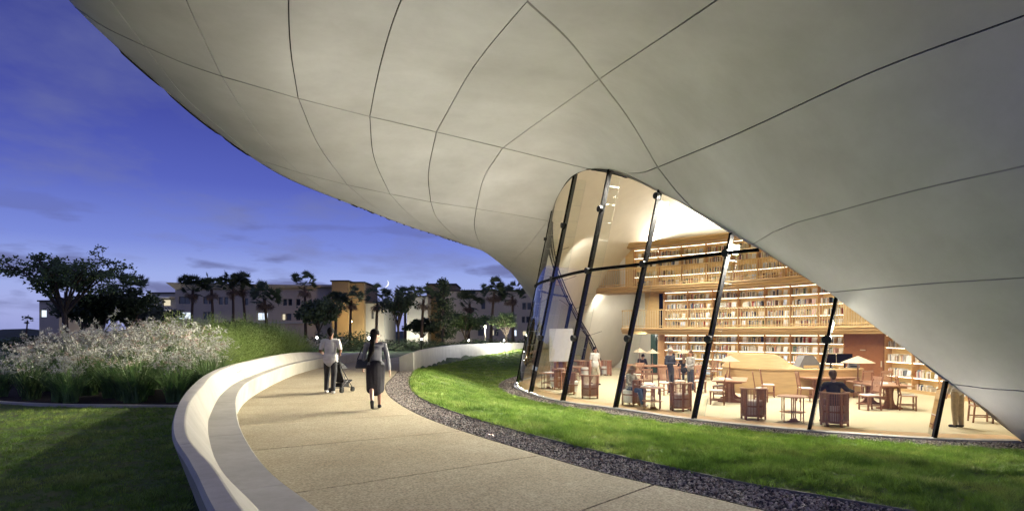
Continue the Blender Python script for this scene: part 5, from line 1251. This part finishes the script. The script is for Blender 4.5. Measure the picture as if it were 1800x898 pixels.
# ================================================================== trees
def leafball(mb, c, r, n, sz, rnd, flat=.6):
    for i in range(n):
        v = Vector((rnd.gauss(0, 1), rnd.gauss(0, 1), rnd.gauss(0, 1))).normalized()*rnd.random()**.4; p = Vector(c)+Vector((v.x*r, v.y*r, v.z*r*flat))
        a = Vector((rnd.gauss(0, 1), rnd.gauss(0, 1), rnd.gauss(0, .6))).normalized()*sz*rnd.uniform(.6, 1.2); b = a.orthogonal().normalized()*sz*.38*rnd.uniform(.6, 1.2)
        mb.add([p, p+a*.5+b, p+a, p+a*.5-b], [(0, 1, 2, 3)])
def grow(seed, H, spread, trunk_h, nl, lr, nleaf, sz, flat=.6, r0=.16, spreadup=.9, droop=0.):
    """tapered trunk, limbs that fork twice, leaf clumps on the twigs; returns two meshes"""
    r = random.Random(seed); w = MB(); lv = MB()
    w.tube([(0, 0, 0), (.05, .03, trunk_h*.5), (0, 0, trunk_h)], [r0*1.15, r0*.95, r0*.85], 8)
    for i in range(nl):
        a = 2*PI*i/nl+r.uniform(-.3, .3); q = r.uniform(.45, 1.0); end = Vector((spread*q*math.cos(a), spread*q*math.sin(a), trunk_h+(H-trunk_h)*(1-.45*q*q)*r.uniform(.75, 1.0)*spreadup))
        b = Vector((0, 0, trunk_h*r.uniform(.85, 1.0))); m1_ = b.lerp(end, .4)+Vector((0, 0, .12*H*r.uniform(.3, 1))); m2_ = b.lerp(end, .72)+Vector((0, 0, .08*H))
        P = [b, m1_, m2_, end]; w.tube(P, [r0*.55, r0*.38, r0*.24, r0*.08], 6)
        for j in range(4):
            f = r.uniform(.35, 1.0); p0 = b.lerp(end, f)+Vector((0, 0, .1*H*math.sin(PI*f))); d = Vector((r.gauss(0, 1), r.gauss(0, 1), r.uniform(-.1-droop, .8))).normalized(); L_ = spread*r.uniform(.25, .5); e = p0+d*L_; w.tube([p0, p0.lerp(e, .5)+Vector((0, 0, .05)), e], [r0*.2, r0*.12, .012], 4)
            for k in range(3):
                e2 = p0.lerp(e, r.uniform(.5, 1))+Vector((r.gauss(0, .3), r.gauss(0, .3), r.gauss(.05, .2)))*L_; w.tube([p0.lerp(e, .45), e2], [.02, .008], 3); leafball(lv, e2, lr*r.uniform(.7, 1.2), nleaf, sz, r, flat)
            leafball(lv, e, lr, nleaf, sz, r, flat)
    return w, lv
def tree(label, name, meshes, x, Y, sc, rz=0, z=.62, cat='tree', group=None, scz=None):
    t = thing(name, label, cat, (px(x, 0, Y).x, Y, z), rz, group); t.scale = (sc, sc, scz or sc)
    link('trunk', meshes[0], t); c = link('crown', meshes[1], t); c['kind'] = 'stuff'
w, lv = grow(21, 8.9, 4.2, 3.3, 13, .62, 26, .25, .42, .20, .92, .5)
tree('large spreading tree with thin feathery foliage at the far left, pale trunk', 'spreading_tree', (w.mesh('trunk', M['trunk']), lv.mesh('crown', M['leafmid'])), 113, 45, .93, .6, scz=1.0)
def TM(seed, mt, **k): w, lv = grow(seed, **k); return (w.mesh('trunk', M['trunk']), lv.mesh('crown', M[mt]))
TD = [TM(31, 'leafdark', H=6, spread=2.3, trunk_h=1.9, nl=8, lr=.62, nleaf=22, sz=.40, flat=.8), TM(32, 'leafdark', H=6, spread=2.0, trunk_h=2.2, nl=8, lr=.6, nleaf=20, sz=.32, flat=.8), TM(33, 'leafmid', H=6, spread=2.4, trunk_h=1.6, nl=8, lr=.6, nleaf=22, sz=.32, flat=.8), TM(34, 'leafpale', H=6, spread=2.0, trunk_h=2.4, nl=8, lr=.55, nleaf=26, sz=.26, flat=.8)]
for lb, v, x, Y, sc, scz in (('dense dark tree just right of the spreading tree trunk', 0, 178, 50, .95, .92), ('dense dark round tree left of the flat roofed building', 1, 226, 52, 1.0, 1.0), ('low dark tree touching the balconies of the low white wing', 0, 262, 56, .95, .78), ('dark tree filling the gap below the spreading tree', 1, 146, 60, 1.2, .98),
    ('bushy green tree in front of the long grey building', 2, 410, 60, .75, .55), ('round dark tree between the tall palm and the ochre tower', 0, 560, 76, 1.0, 1.12), ('dark spindly tree right of the walking woman', 1, 700, 74, .95, 1.2), ('round tree behind the conifer with small pale leaves', 2, 818, 78, 1.0, .80), ('small tree lit bright pale green beside the glass wall', 3, 890, 62, .62, .68),
    ('low dark tree behind the far hedge left of the conifer', 0, 742, 82, .9, .7), ('leafy shrub tree below the palms right of the bushy green tree', 2, 447, 66, .7, .52)):
    tree(lb, 'round_tree', TD[v], x, Y, sc, x*.1, scz=scz)
# conifer
rc = random.Random(4); w = MB().tube([(0, 0, 0), (0, 0, 8.6)], [.22, .04], 8); lv = MB()
for i in range(95):
    z = 1.2+7.4*i/95; rr = 2.3*(1-(z/9.4))**.7*rc.uniform(.6, 1.1); a = rc.uniform(0, 6.3); e = Vector((rr*math.cos(a), rr*math.sin(a), z+.2)); w.tube([(0, 0, z), e], [.03, .01], 3); leafball(lv, e*.5+Vector((0, 0, z*.5)), .45, 22, .26, rc, .7); leafball(lv, e, .42, 22, .26, rc, .7)
tree('tall dark conifer with an open tip before the ochre upper storey', 'conifer_tree', (w.mesh('trunk', M['trunk']), lv.mesh('crown', M['leafdark'])), 779, 76, .96)
# fan palms
def palm(seed, H, n, lean):
    r = random.Random(seed); w = MB(); lv = MB(); dd = MB()
    P = [(lean*(k/6)**1.5, 0, H*k/6) for k in range(7)]; w.tube(P, [.28, .22, .19, .17, .16, .15, .16], 8)
    top = Vector(P[-1])
    def frond(mb, a, el, L_, fr, ns=12):
        d = Vector((math.cos(a)*math.cos(el), math.sin(a)*math.cos(el), math.sin(el))); b = top+Vector((0, 0, r.uniform(-.15, .25))); c = b+d*L_; s = d.cross(Vector((0, 0, 1))); s = s.normalized() if s.length > .05 else Vector((1, 0, 0)); s = Matrix.Rotation(r.uniform(-.9, .9), 3, d)@s; nrm = s.cross(d)
        mb.add([b-s*.015, b+s*.015, c], [(0, 1, 2)])
        for k in range(ns):
            t = (k/(ns-1)-.5)*R(170); v = (d*math.cos(t)+s*math.sin(t)); tip = c+v*fr*r.uniform(.85, 1.1)+nrm*r.uniform(-.05, .15)-Vector((0, 0, .18*fr*r.random())); sd = (s*math.cos(t)-d*math.sin(t))*.075*fr
            mb.add([c, c+v*fr*.55+sd, tip, c+v*fr*.55-sd], [(0, 1, 2, 3)])
    for i in range(n): frond(lv, r.uniform(0, 2*PI), R(r.triangular(-35, 85, 25)), r.uniform(.75, 1.25), r.uniform(.60, .82))
    for i in range(n//2): frond(dd, r.uniform(0, 2*PI), R(r.uniform(-85, -45)), r.uniform(.5, 1.1), .55, 8)
    return w.mesh('trunk', M['palmtrunk']), lv.mesh('fronds', M['palmleaf']), dd.mesh('dead_fronds', M['palmdead'])
PM = [palm(1, 6, 30, .2), palm(2, 6, 24, -.3), palm(3, 6, 34, .5)]
PALMS = [(337, 488, 78, 0, 'fan palm nearest the left end of the grey building'), (372, 488, 79, 1, 'fan palm between two dark windows of the grey building'), (411, 483, 80, 0, 'left one of the joined tall fan palms over the roof'), (436, 484, 82, 2, 'right one of the joined tall fan palms over the roof'), (474, 502, 70, 2, 'bushy fan palm with brown hanging fronds in front of the grey building'), (534, 483, 78, 1, 'tall fan palm with separate round fans rising over the roof'), (590, 517, 84, 0, 'faint fan palm in front of the ochre tower'), (618, 508, 84, 2, 'fan palm before the right edge of the ochre tower'), (657, 507, 76, 1, 'slim fan palm left of the crescent moon'), (737, 504, 76, 1, 'fan palm left of the conifer'), (713, 506, 86, 0, 'fan palm crown behind the spindly dark tree'), (824, 514, 84, 0, 'fan palm just right of the conifer'), (866, 493, 80, 2, 'tall fan palm right of the conifer above the lit tree'), (905, 500, 82, 2, 'fan palm closest to the edge of the shell'), (232, 487, 66, 0, 'dark fan palm crown above the round trees at the left'), (44, 556, 150, 1, 'tiny distant palm on the horizon at the far left'), (118, 487, 62, 0, 'dark palm crown behind the spreading tree')]
for i, (x, y, Y, v, lb) in enumerate(PALMS):
    zt = CAMZ+(HZ-y)/F_PX*Y; h = zt-.62; sc = {15: .75}.get(i, 1.2); hz = h/(6+1.3*sc*1.0)
    t = thing('fan_palm', lb, 'palm tree', (px(x, 0, Y).x-PM[v][0].vertices[-1].co.x*.6, Y, .62), i*1.1 if i not in (0,) else 0, 'fan palms in front of the far buildings')
    for n, m in zip(('trunk', 'fronds', 'dead_fronds'), PM[v]):
        o = link(n, m, t)
        if n == 'trunk': o.scale = (1, 1, (h-1.25*sc)/6)
        else: o['kind'] = 'stuff'; o.scale = (sc,)*3; o.location = (0, 0, (h-1.25*sc)-6*sc)
# hedge shrubs along the far edge of the lawn
w = MB(); lv = MB(); rh = random.Random(9)
for i in range(70): leafball(lv, (rh.uniform(-1.6, 1.6), rh.uniform(-.8, .8), rh.uniform(.2, 1.5)*(1-.1*abs(rh.uniform(-1.6, 1.6)))), .45, 18, .16, rh, .8)
w.tube([(0, 0, 0), (0, 0, .6)], .06, 6); HM = (w.mesh('stem', M['trunk']), lv.mesh('foliage', M['leafdark'])); lv2 = HM[1].copy(); lv2.materials.clear(); lv2.materials.append(M['leafmid'])
hx = [20, 52, 84, 250, 300, 345, 385, 425, 465, 505, 585, 612, 640, 668, 696, 724, 752, 776, 800, 824, 848, 872, 912, 932]
for i, x in enumerate(hx):
    Y = 66+rh.uniform(-3, 5) if x > 240 else 60; s = rh.uniform(.8, 1.15)*(1.25 if 580 < x < 640 else 1)
    t = thing('hedge_shrub', 'dark leafy shrub in the low hedge line beyond the far lawn', 'shrub', (px(x, 0, Y).x, Y, .6), rh.uniform(0, 6), 'dark shrubs along the far lawn edge'); t.scale = (s*1.25, s, s*(1.0 if x < 640 else .72))
    link('stem', HM[0], t); o = link('foliage', HM[1] if i % 3 else lv2, t); o['kind'] = 'stuff'
struct(MB().grid([[(x, 250+20*math.sin(x*.02), z) for x in np.arange(-420, 260, 12)] for z in (.0, 7)]).build('far_treeline', M['leafdark'])); 
ft = bpy.data.objects['far_treeline']; me = ft.data
for v in me.vertices:
    if v.co.z > 1: v.co.z = 4.2+2.4*mnoise.noise(Vector((v.co.x*.05, 0, 0)))+1.5*mnoise.noise(Vector((v.co.x*.21, 2, 0))); v.co.y += 25
# ================================================================== far buildings
WALLG = mat('grey_stucco', (.60, .50, .36), .9, .05, .6); WALLO = mat('ochre_stucco', (.40, .28, .13), .9, .06, .6); WALLC_ = mat('cream_stucco', (.52, .50, .42), .9, .05, .6); ROOFM = mat('dark_roof_edge', (.06, .055, .05), .8)
GD = mat('dark_window_glass', (.012, .014, .018), .12, .2, spec=.8); CUR = mat('grey_curtained_glass', (.12, .13, .14), .5)
LITC = emat('lit_window_cool', (.78, .88, 1.0), 1.25); LITW = emat('lit_window_warm', (1, .88, .62), .8)
FRM = mat('window_frame', (.16, .16, .16), .5)
def building(name, label, x0, x1, ytop, Y, depth_, mt, wins, z0=.5, cat='building', roof=True):
    X0, X1 = px(x0, 0, Y).x, px(x1, 0, Y).x; zt = CAMZ+(HZ-ytop)/F_PX*Y
    b = thing(name, label, cat, (X0, Y, z0)); H = zt-z0; Wd = X1-X0
    xs_ = sorted({0, Wd}|{round(px(w_[0], 0, Y).x-X0, 3) for w_ in wins}|{round(px(w_[1], 0, Y).x-X0, 3) for w_ in wins}); zs_ = sorted({0, H}|{round(CAMZ+(HZ-w_[k])/F_PX*Y-z0, 3) for w_ in wins for k in (2, 3)})
    rects = [(round(px(w_[0], 0, Y).x-X0, 3), round(px(w_[1], 0, Y).x-X0, 3), round(CAMZ+(HZ-w_[3])/F_PX*Y-z0, 3), round(CAMZ+(HZ-w_[2])/F_PX*Y-z0, 3), w_[4]) for w_ in wins]
    m = MB()
    for i in range(len(xs_)-1):
        for j in range(len(zs_)-1):
            cx_, cz_ = (xs_[i]+xs_[i+1])/2, (zs_[j]+zs_[j+1])/2
            if any(r[0] < cx_ < r[1] and r[2] < cz_ < r[3] for r in rects): continue
            m.add([(xs_[i], 0, zs_[j]), (xs_[i+1], 0, zs_[j]), (xs_[i+1], 0, zs_[j+1]), (xs_[i], 0, zs_[j+1])], [(0, 1, 2, 3)])
    for a, c_, lo_, hi, k in rects: m.add([(a, 0, lo_), (c_, 0, lo_), (c_, 0, hi), (a, 0, hi), (a, .25, lo_), (c_, .25, lo_), (c_, .25, hi), (a, .25, hi)], [(0, 4, 5, 1), (1, 5, 6, 2), (2, 6, 7, 3), (3, 7, 4, 0)])
    m.add([(0, 0, 0), (Wd, 0, 0), (Wd, depth_, 0), (0, depth_, 0), (0, 0, H), (Wd, 0, H), (Wd, depth_, H), (0, depth_, H)], [(3, 2, 6, 7), (0, 3, 7, 4), (2, 1, 5, 6), (4, 5, 6, 7)])
    m.build('wall', mt, b)
    if roof: MB().box((Wd/2, depth_/2-.1, H+.10), (Wd+.3, depth_+.3, .20)).build('roof', ROOFM, b)
    for a, c_, lo_, hi, k in rects:
        w_ = thing('window', None, None); w_.parent = b; w_.location = ((a+c_)/2, .2, lo_); del_ = None
        ww, hh = c_-a, hi-lo_
        MB().box((0, .0, hh/2), (ww-.02, .03, hh-.02)).build('pane', {'d': GD, 'c': CUR, 'L': LITC, 'W': LITW}[k], w_)
        f = MB(); f.box((0, -.03, .04), (ww-.02, .06, .08)); f.box((0, -.03, hh-.04), (ww-.02, .06, .08)); f.box((-ww/2+.05, -.03, hh/2), (.08, .06, hh-.16)); f.box((ww/2-.05, -.03, hh/2), (.08, .06, hh-.16))
        n = max(1, round(ww/1.0))
        for q in range(1, n): f.box((-ww/2+ww*q/n, -.03, hh/2), (.06, .06, hh-.16))
        f.build('frame', FRM, w_)
    return b, Wd, H
YB = 92
b, Wd, H = building('apartment_building', 'long grey three storey apartment building with a flat roof behind the palms', 308, 583, 503, YB, 14, WALLG, [(314, 334, 521, 534, 'd'), (357, 365, 521, 534, 'd'), (366, 372, 521, 534, 'c'), (384, 391.5, 522, 535, 'd'), (393.5, 401, 522, 535, 'd'), (497, 504.5, 525, 537, 'd'), (506, 513.5, 525, 537, 'd'), (520, 528, 525, 537, 'd'), (313, 335, 548, 561, 'L'), (357, 364, 548, 561, 'd'), (365, 371, 548, 561, 'c'), (452, 471, 549, 563, 'L'), (495, 502, 551, 563, 'W'), (503, 512, 551, 563, 'c'), (520, 528, 551, 563, 'd'), (565, 579, 552, 563, 'W'), (430, 436, 524, 536, 'd')])
m = MB(); m.add([(-1.0, -.8, H+.5), (Wd+1.0, -.8, H+.05), (Wd+1.0, 14.5, H+.05), (-1.0, 14.5, H+.5), (.2, .0, H-.6), (Wd+1.0, -.8, H-.15), (Wd+1.0, 14.5, H-.15), (.2, 14.5, H-.6)], [(0, 1, 2, 3), (7, 6, 5, 4), (0, 4, 5, 1), (1, 5, 6, 2), (2, 6, 7, 3), (3, 7, 4, 0)]); m.build('eaves', WALLG, b)
MB().box((Wd*.72, -.12, CAMZ+(HZ-567)/F_PX*YB-.5), (Wd*.5, .25, .25)).build('ledge', WALLC_, b)
building('ochre_tower', 'ochre stair tower rising above the grey building, left half', 583, 612, 495, YB-2, 9, WALLO, [])
building('ochre_tower', 'ochre stair tower rising beside the slim palm, right half with a lamp', 612.5, 640, 497.5, YB-1, 9, WALLO, [])
building('building_wing', 'pale cream building wing lit from below behind the slim palm', 641, 676, 533, YB, 9, WALLC_, [(653, 657, 548, 560, 'c')])
building('building_wing', 'narrow pale wall seen between dark trees left of the conifer', 715, 752, 522, YB+2, 9, WALLC_, [(740, 747, 560, 572, 'd')])
b, w_, h_ = building('balcony_wing', 'low white wing with lit balconies left of the grey building', 262, 308, 516, YB+3, 9, WALLC_, [(286, 300, 526, 538, 'W'), (286, 300, 548, 562, 'W'), (270, 282, 548, 562, 'W')])
for z in (CAMZ+(HZ-523)/F_PX*95-.5, CAMZ+(HZ-545)/F_PX*95-.5): MB().box((w_*.72, -.8, z), (w_*.55, 1.6, .22)).build('balcony', M['white'], b)
building('far_house', 'small building at the far left edge of the spreading tree with one lit window', 69, 104, 530, 88, 9, WALLG, [(70.5, 82, 544, 558, 'L')])
building('ochre_storey', 'ochre upper storey rising behind the conifer', 750, 801, 500.5, YB+6, 9, WALLO, [])
building('apartment_building', 'grey building with three rows of windows behind the bright lit tree', 776, 990, 512, YB, 12, WALLG, [(846, 853, 530, 543, 'c'), (918, 925, 532, 544, 'd'), (927, 934, 532, 544, 'd'), (847, 854, 555, 567, 'c'), (860, 867, 555, 567, 'd'), (917, 923, 556, 567, 'd'), (925, 931, 556, 567, 'd'), (840, 850, 578, 590, 'c'), (863, 869, 579, 590, 'W'), (870, 876, 579, 590, 'd'), (900, 909, 579, 591, 'L'), (918, 928, 581, 590, 'W')])
# lamps in the grounds
def glow(name, label, x, y, Y, r, c, es, W_, colr, pole=None, cat='lamp'):
    p = px(x, y, Y); t = thing(name, label, cat, (p.x, p.y, .62))
    MB().ball((0, 0, p.z-.62), r, 10, 8).build('lamp_glass', emat(name+'_glow', c, es), t)
    if pole: MB().tube([(0, .04, 0), (0, .04, p.z-.62-r)], pole, 8).build('pole', M['sill'], t)
    else: MB().tube([(0, .0, 0), (0, .0, max(.02, p.z-.62-r))], .03, 8).build('stem', M['mullion'], t)
    l = lamp('lamp_light', 'POINT', (p.x, p.y-.35, p.z), W_, colr, r)
glow('wall_lamp', 'warm yellow lamp glowing in front of the ochre tower', 617, 565, 88, .16, (1, .8, .4), 30, 420, (1, .72, .35), .04)
glow('garden_light', 'bright white garden light with a star glare behind the walking woman', 649, 594, 60, .14, (1, .98, .9), 60, 900, (1, .97, .9))
glow('garden_light', 'white garden light in the flowers beside the man with the stroller', 557, 593, 40, .07, (1, .98, .9), 30, 160, (1, .97, .9))
glow('garden_light', 'small warm garden light at the hedge left of the retaining wall', 741, 596, 62, .09, (1, .93, .75), 40, 130, (1, .9, .7))
glow('garden_light', 'small garden light above the retaining wall under the lit tree', 824, 598, 62, .07, (1, .93, .75), 40, 130, (1, .9, .7))
glow('garden_light', 'faint garden light at the foot of the bright lit tree', 886, 598, 60, .07, (1, .95, .8), 20, 1500, (1, .97, .85))
glow('street_lamp', 'slender street lamp before the grey building at the right', 853, 574, 72, .13, (1, .95, .6), 30, 900, (1, .9, .6), .05)
lamp('added_facade_fill', 'POINT', (px(655, 580, 90).x, 88.5, 1.2), 700, (1, .93, .8), .3); lamp('added_facade_fill', 'POINT', (px(727, 580, 92).x, 91, 1.2), 900, (1, .95, .85), .3)  # these and the next are added lights that brighten the far walls
lamp('added_facade_fill', 'POINT', (px(292, 560, 93).x, 92.5, 2.0), 500, (1, .95, .85), .3)
# moon and evening star
mo = MB(); pr = []
for a in np.linspace(-80, 80, 15): pr.append((math.cos(R(a)), math.sin(R(a))))
vs = [(13*x, 0, 13*z) for x, z in pr]+[(13*x*.70-.0, 0, 13*z) for x, z in pr]; n = len(pr)
vs += [(x, 2, z) for x, y, z in vs]
mo.add(vs, [(k, k+1, n+k+1, n+k) for k in range(n-1)]+[(2*n+k, 3*n+k, 3*n+k+1, 2*n+k+1) for k in range(n-1)]+[(k, 2*n+k, 2*n+k+1, k+1) for k in range(n-1)]+[(n+k, n+k+1, 3*n+k+1, 3*n+k) for k in range(n-1)])
o = mo.build('crescent_moon', emat('moonlight', (1, .98, .9), 1.3)); o.location = px(677, 498, 2200); o.rotation_euler[1] = R(20); tag(o, 'thin white crescent moon low in the dusk sky above the trees', 'moon')
# ================================================================== library light (cove and ceiling luminaires) and added fill lights
LC = (1, .93, .81)
for i, k in enumerate(range(20, 290, 30)):
    p = off(FC, 1.5)[k]; t = off(FC, .6)[k]
    area('cove_light', (p[0], p[1], 7.85), (t[0], t[1], 11.5), 3.4, .5, 330, LC)
for x, y in ((5.5, 31), (8.5, 27), (9.5, 21.5), (6.5, 22.5), (11.5, 18.0), (4.2, 27), (11.5, 25.5), (8.5, 32), (8.0, 18.5), (4.5, 23.5)):
    lamp('downlight_and_fill_spot', 'SPOT', (x, y, 7.2 if y > 20 else 5.6), 1300 if y > 20 else 950, LC, .15, target=(x+.8, y+.7, 0), size=R(130))
for x, y, z, tx_, ty_, tz, w_ in ((7.3, 38.0, 4.7, 7.8, 41, 1, 300), (5.4, 38.4, 4.7, 6.5, 42.5, 1, 300), (4.0, 33, 7.0, 5.5, 41.5, 2.5, 200), (7.5, 36.2, 2.25, 8.5, 40, 1, 80)):  # added fill spots that brighten the pale lining at the left end
    lamp('downlight_and_fill_spot', 'SPOT', (x, y, z), w_, LC, .12, target=(tx_, ty_, tz), size=R(120))
# added fill lights inside the glass, throwing light over the lawn and path
for u in (gb_u(1.67, 21.6), gb_u(3.2, 19.5), gb_u(4.92, 16.87)):
    h = HEAD[u]
    area('added_window_fill', (h[0]+.7, h[1]+.4, h[2]-.4), (h[0]-9, h[1]-5, 0), .9, .3, 1050, (1, .92, .76), spread=R(100))
h = HEAD[gb_u(.5, 26)]; area('added_window_fill', (h[0]+.3, h[1]+.4, 5.2), (h[0]-9, h[1]-4, 0), .9, .3, 800, (1, .92, .76), spread=R(90))
h = HEAD[gb_u(7.08, 14.97)]; area('added_window_fill', (h[0]+.4, h[1]+.9, 2.5), (h[0]-1, h[1]-7, -.6), .7, .15, 230, (1, .92, .76), spread=R(95))
# fill lights added at the foot of the glass to brighten the shell edge
for u in range(gb_u(.3, 30), 234, 9):
    n = off(GB, -.30)[u]; q = off(GB, -.9)[u]; z = HZU[u]
    area('added_glass_fill', (n[0], n[1], .06), (q[0]+.2*z, q[1], z), .5, .10, 8+2.4*z, (1, .93, .80))
# upward fill lights added by path and lawn to wash the shell's underside
for x, y, z, tx_, ty_, w_ in ((-.6, 27, .12, -4, 26, 105), (.2, 22.8, .12, -3, 20, 100), (-3.3, 18.5, .75, -6, 17, 62), (-1.6, 13.2, .75, -5, 12, 40), (-.2, 10.1, .75, -4, 8, 58), (4.4, 4.6, .75, 7, 7, 28), (2.6, 6.2, .75, 5, 8, 12)):
    area('added_ground_fill', (x, y, z), (tx_, ty_, 9), .3, .3, w_*1.25, (1, .94, .83), spread=R(130))
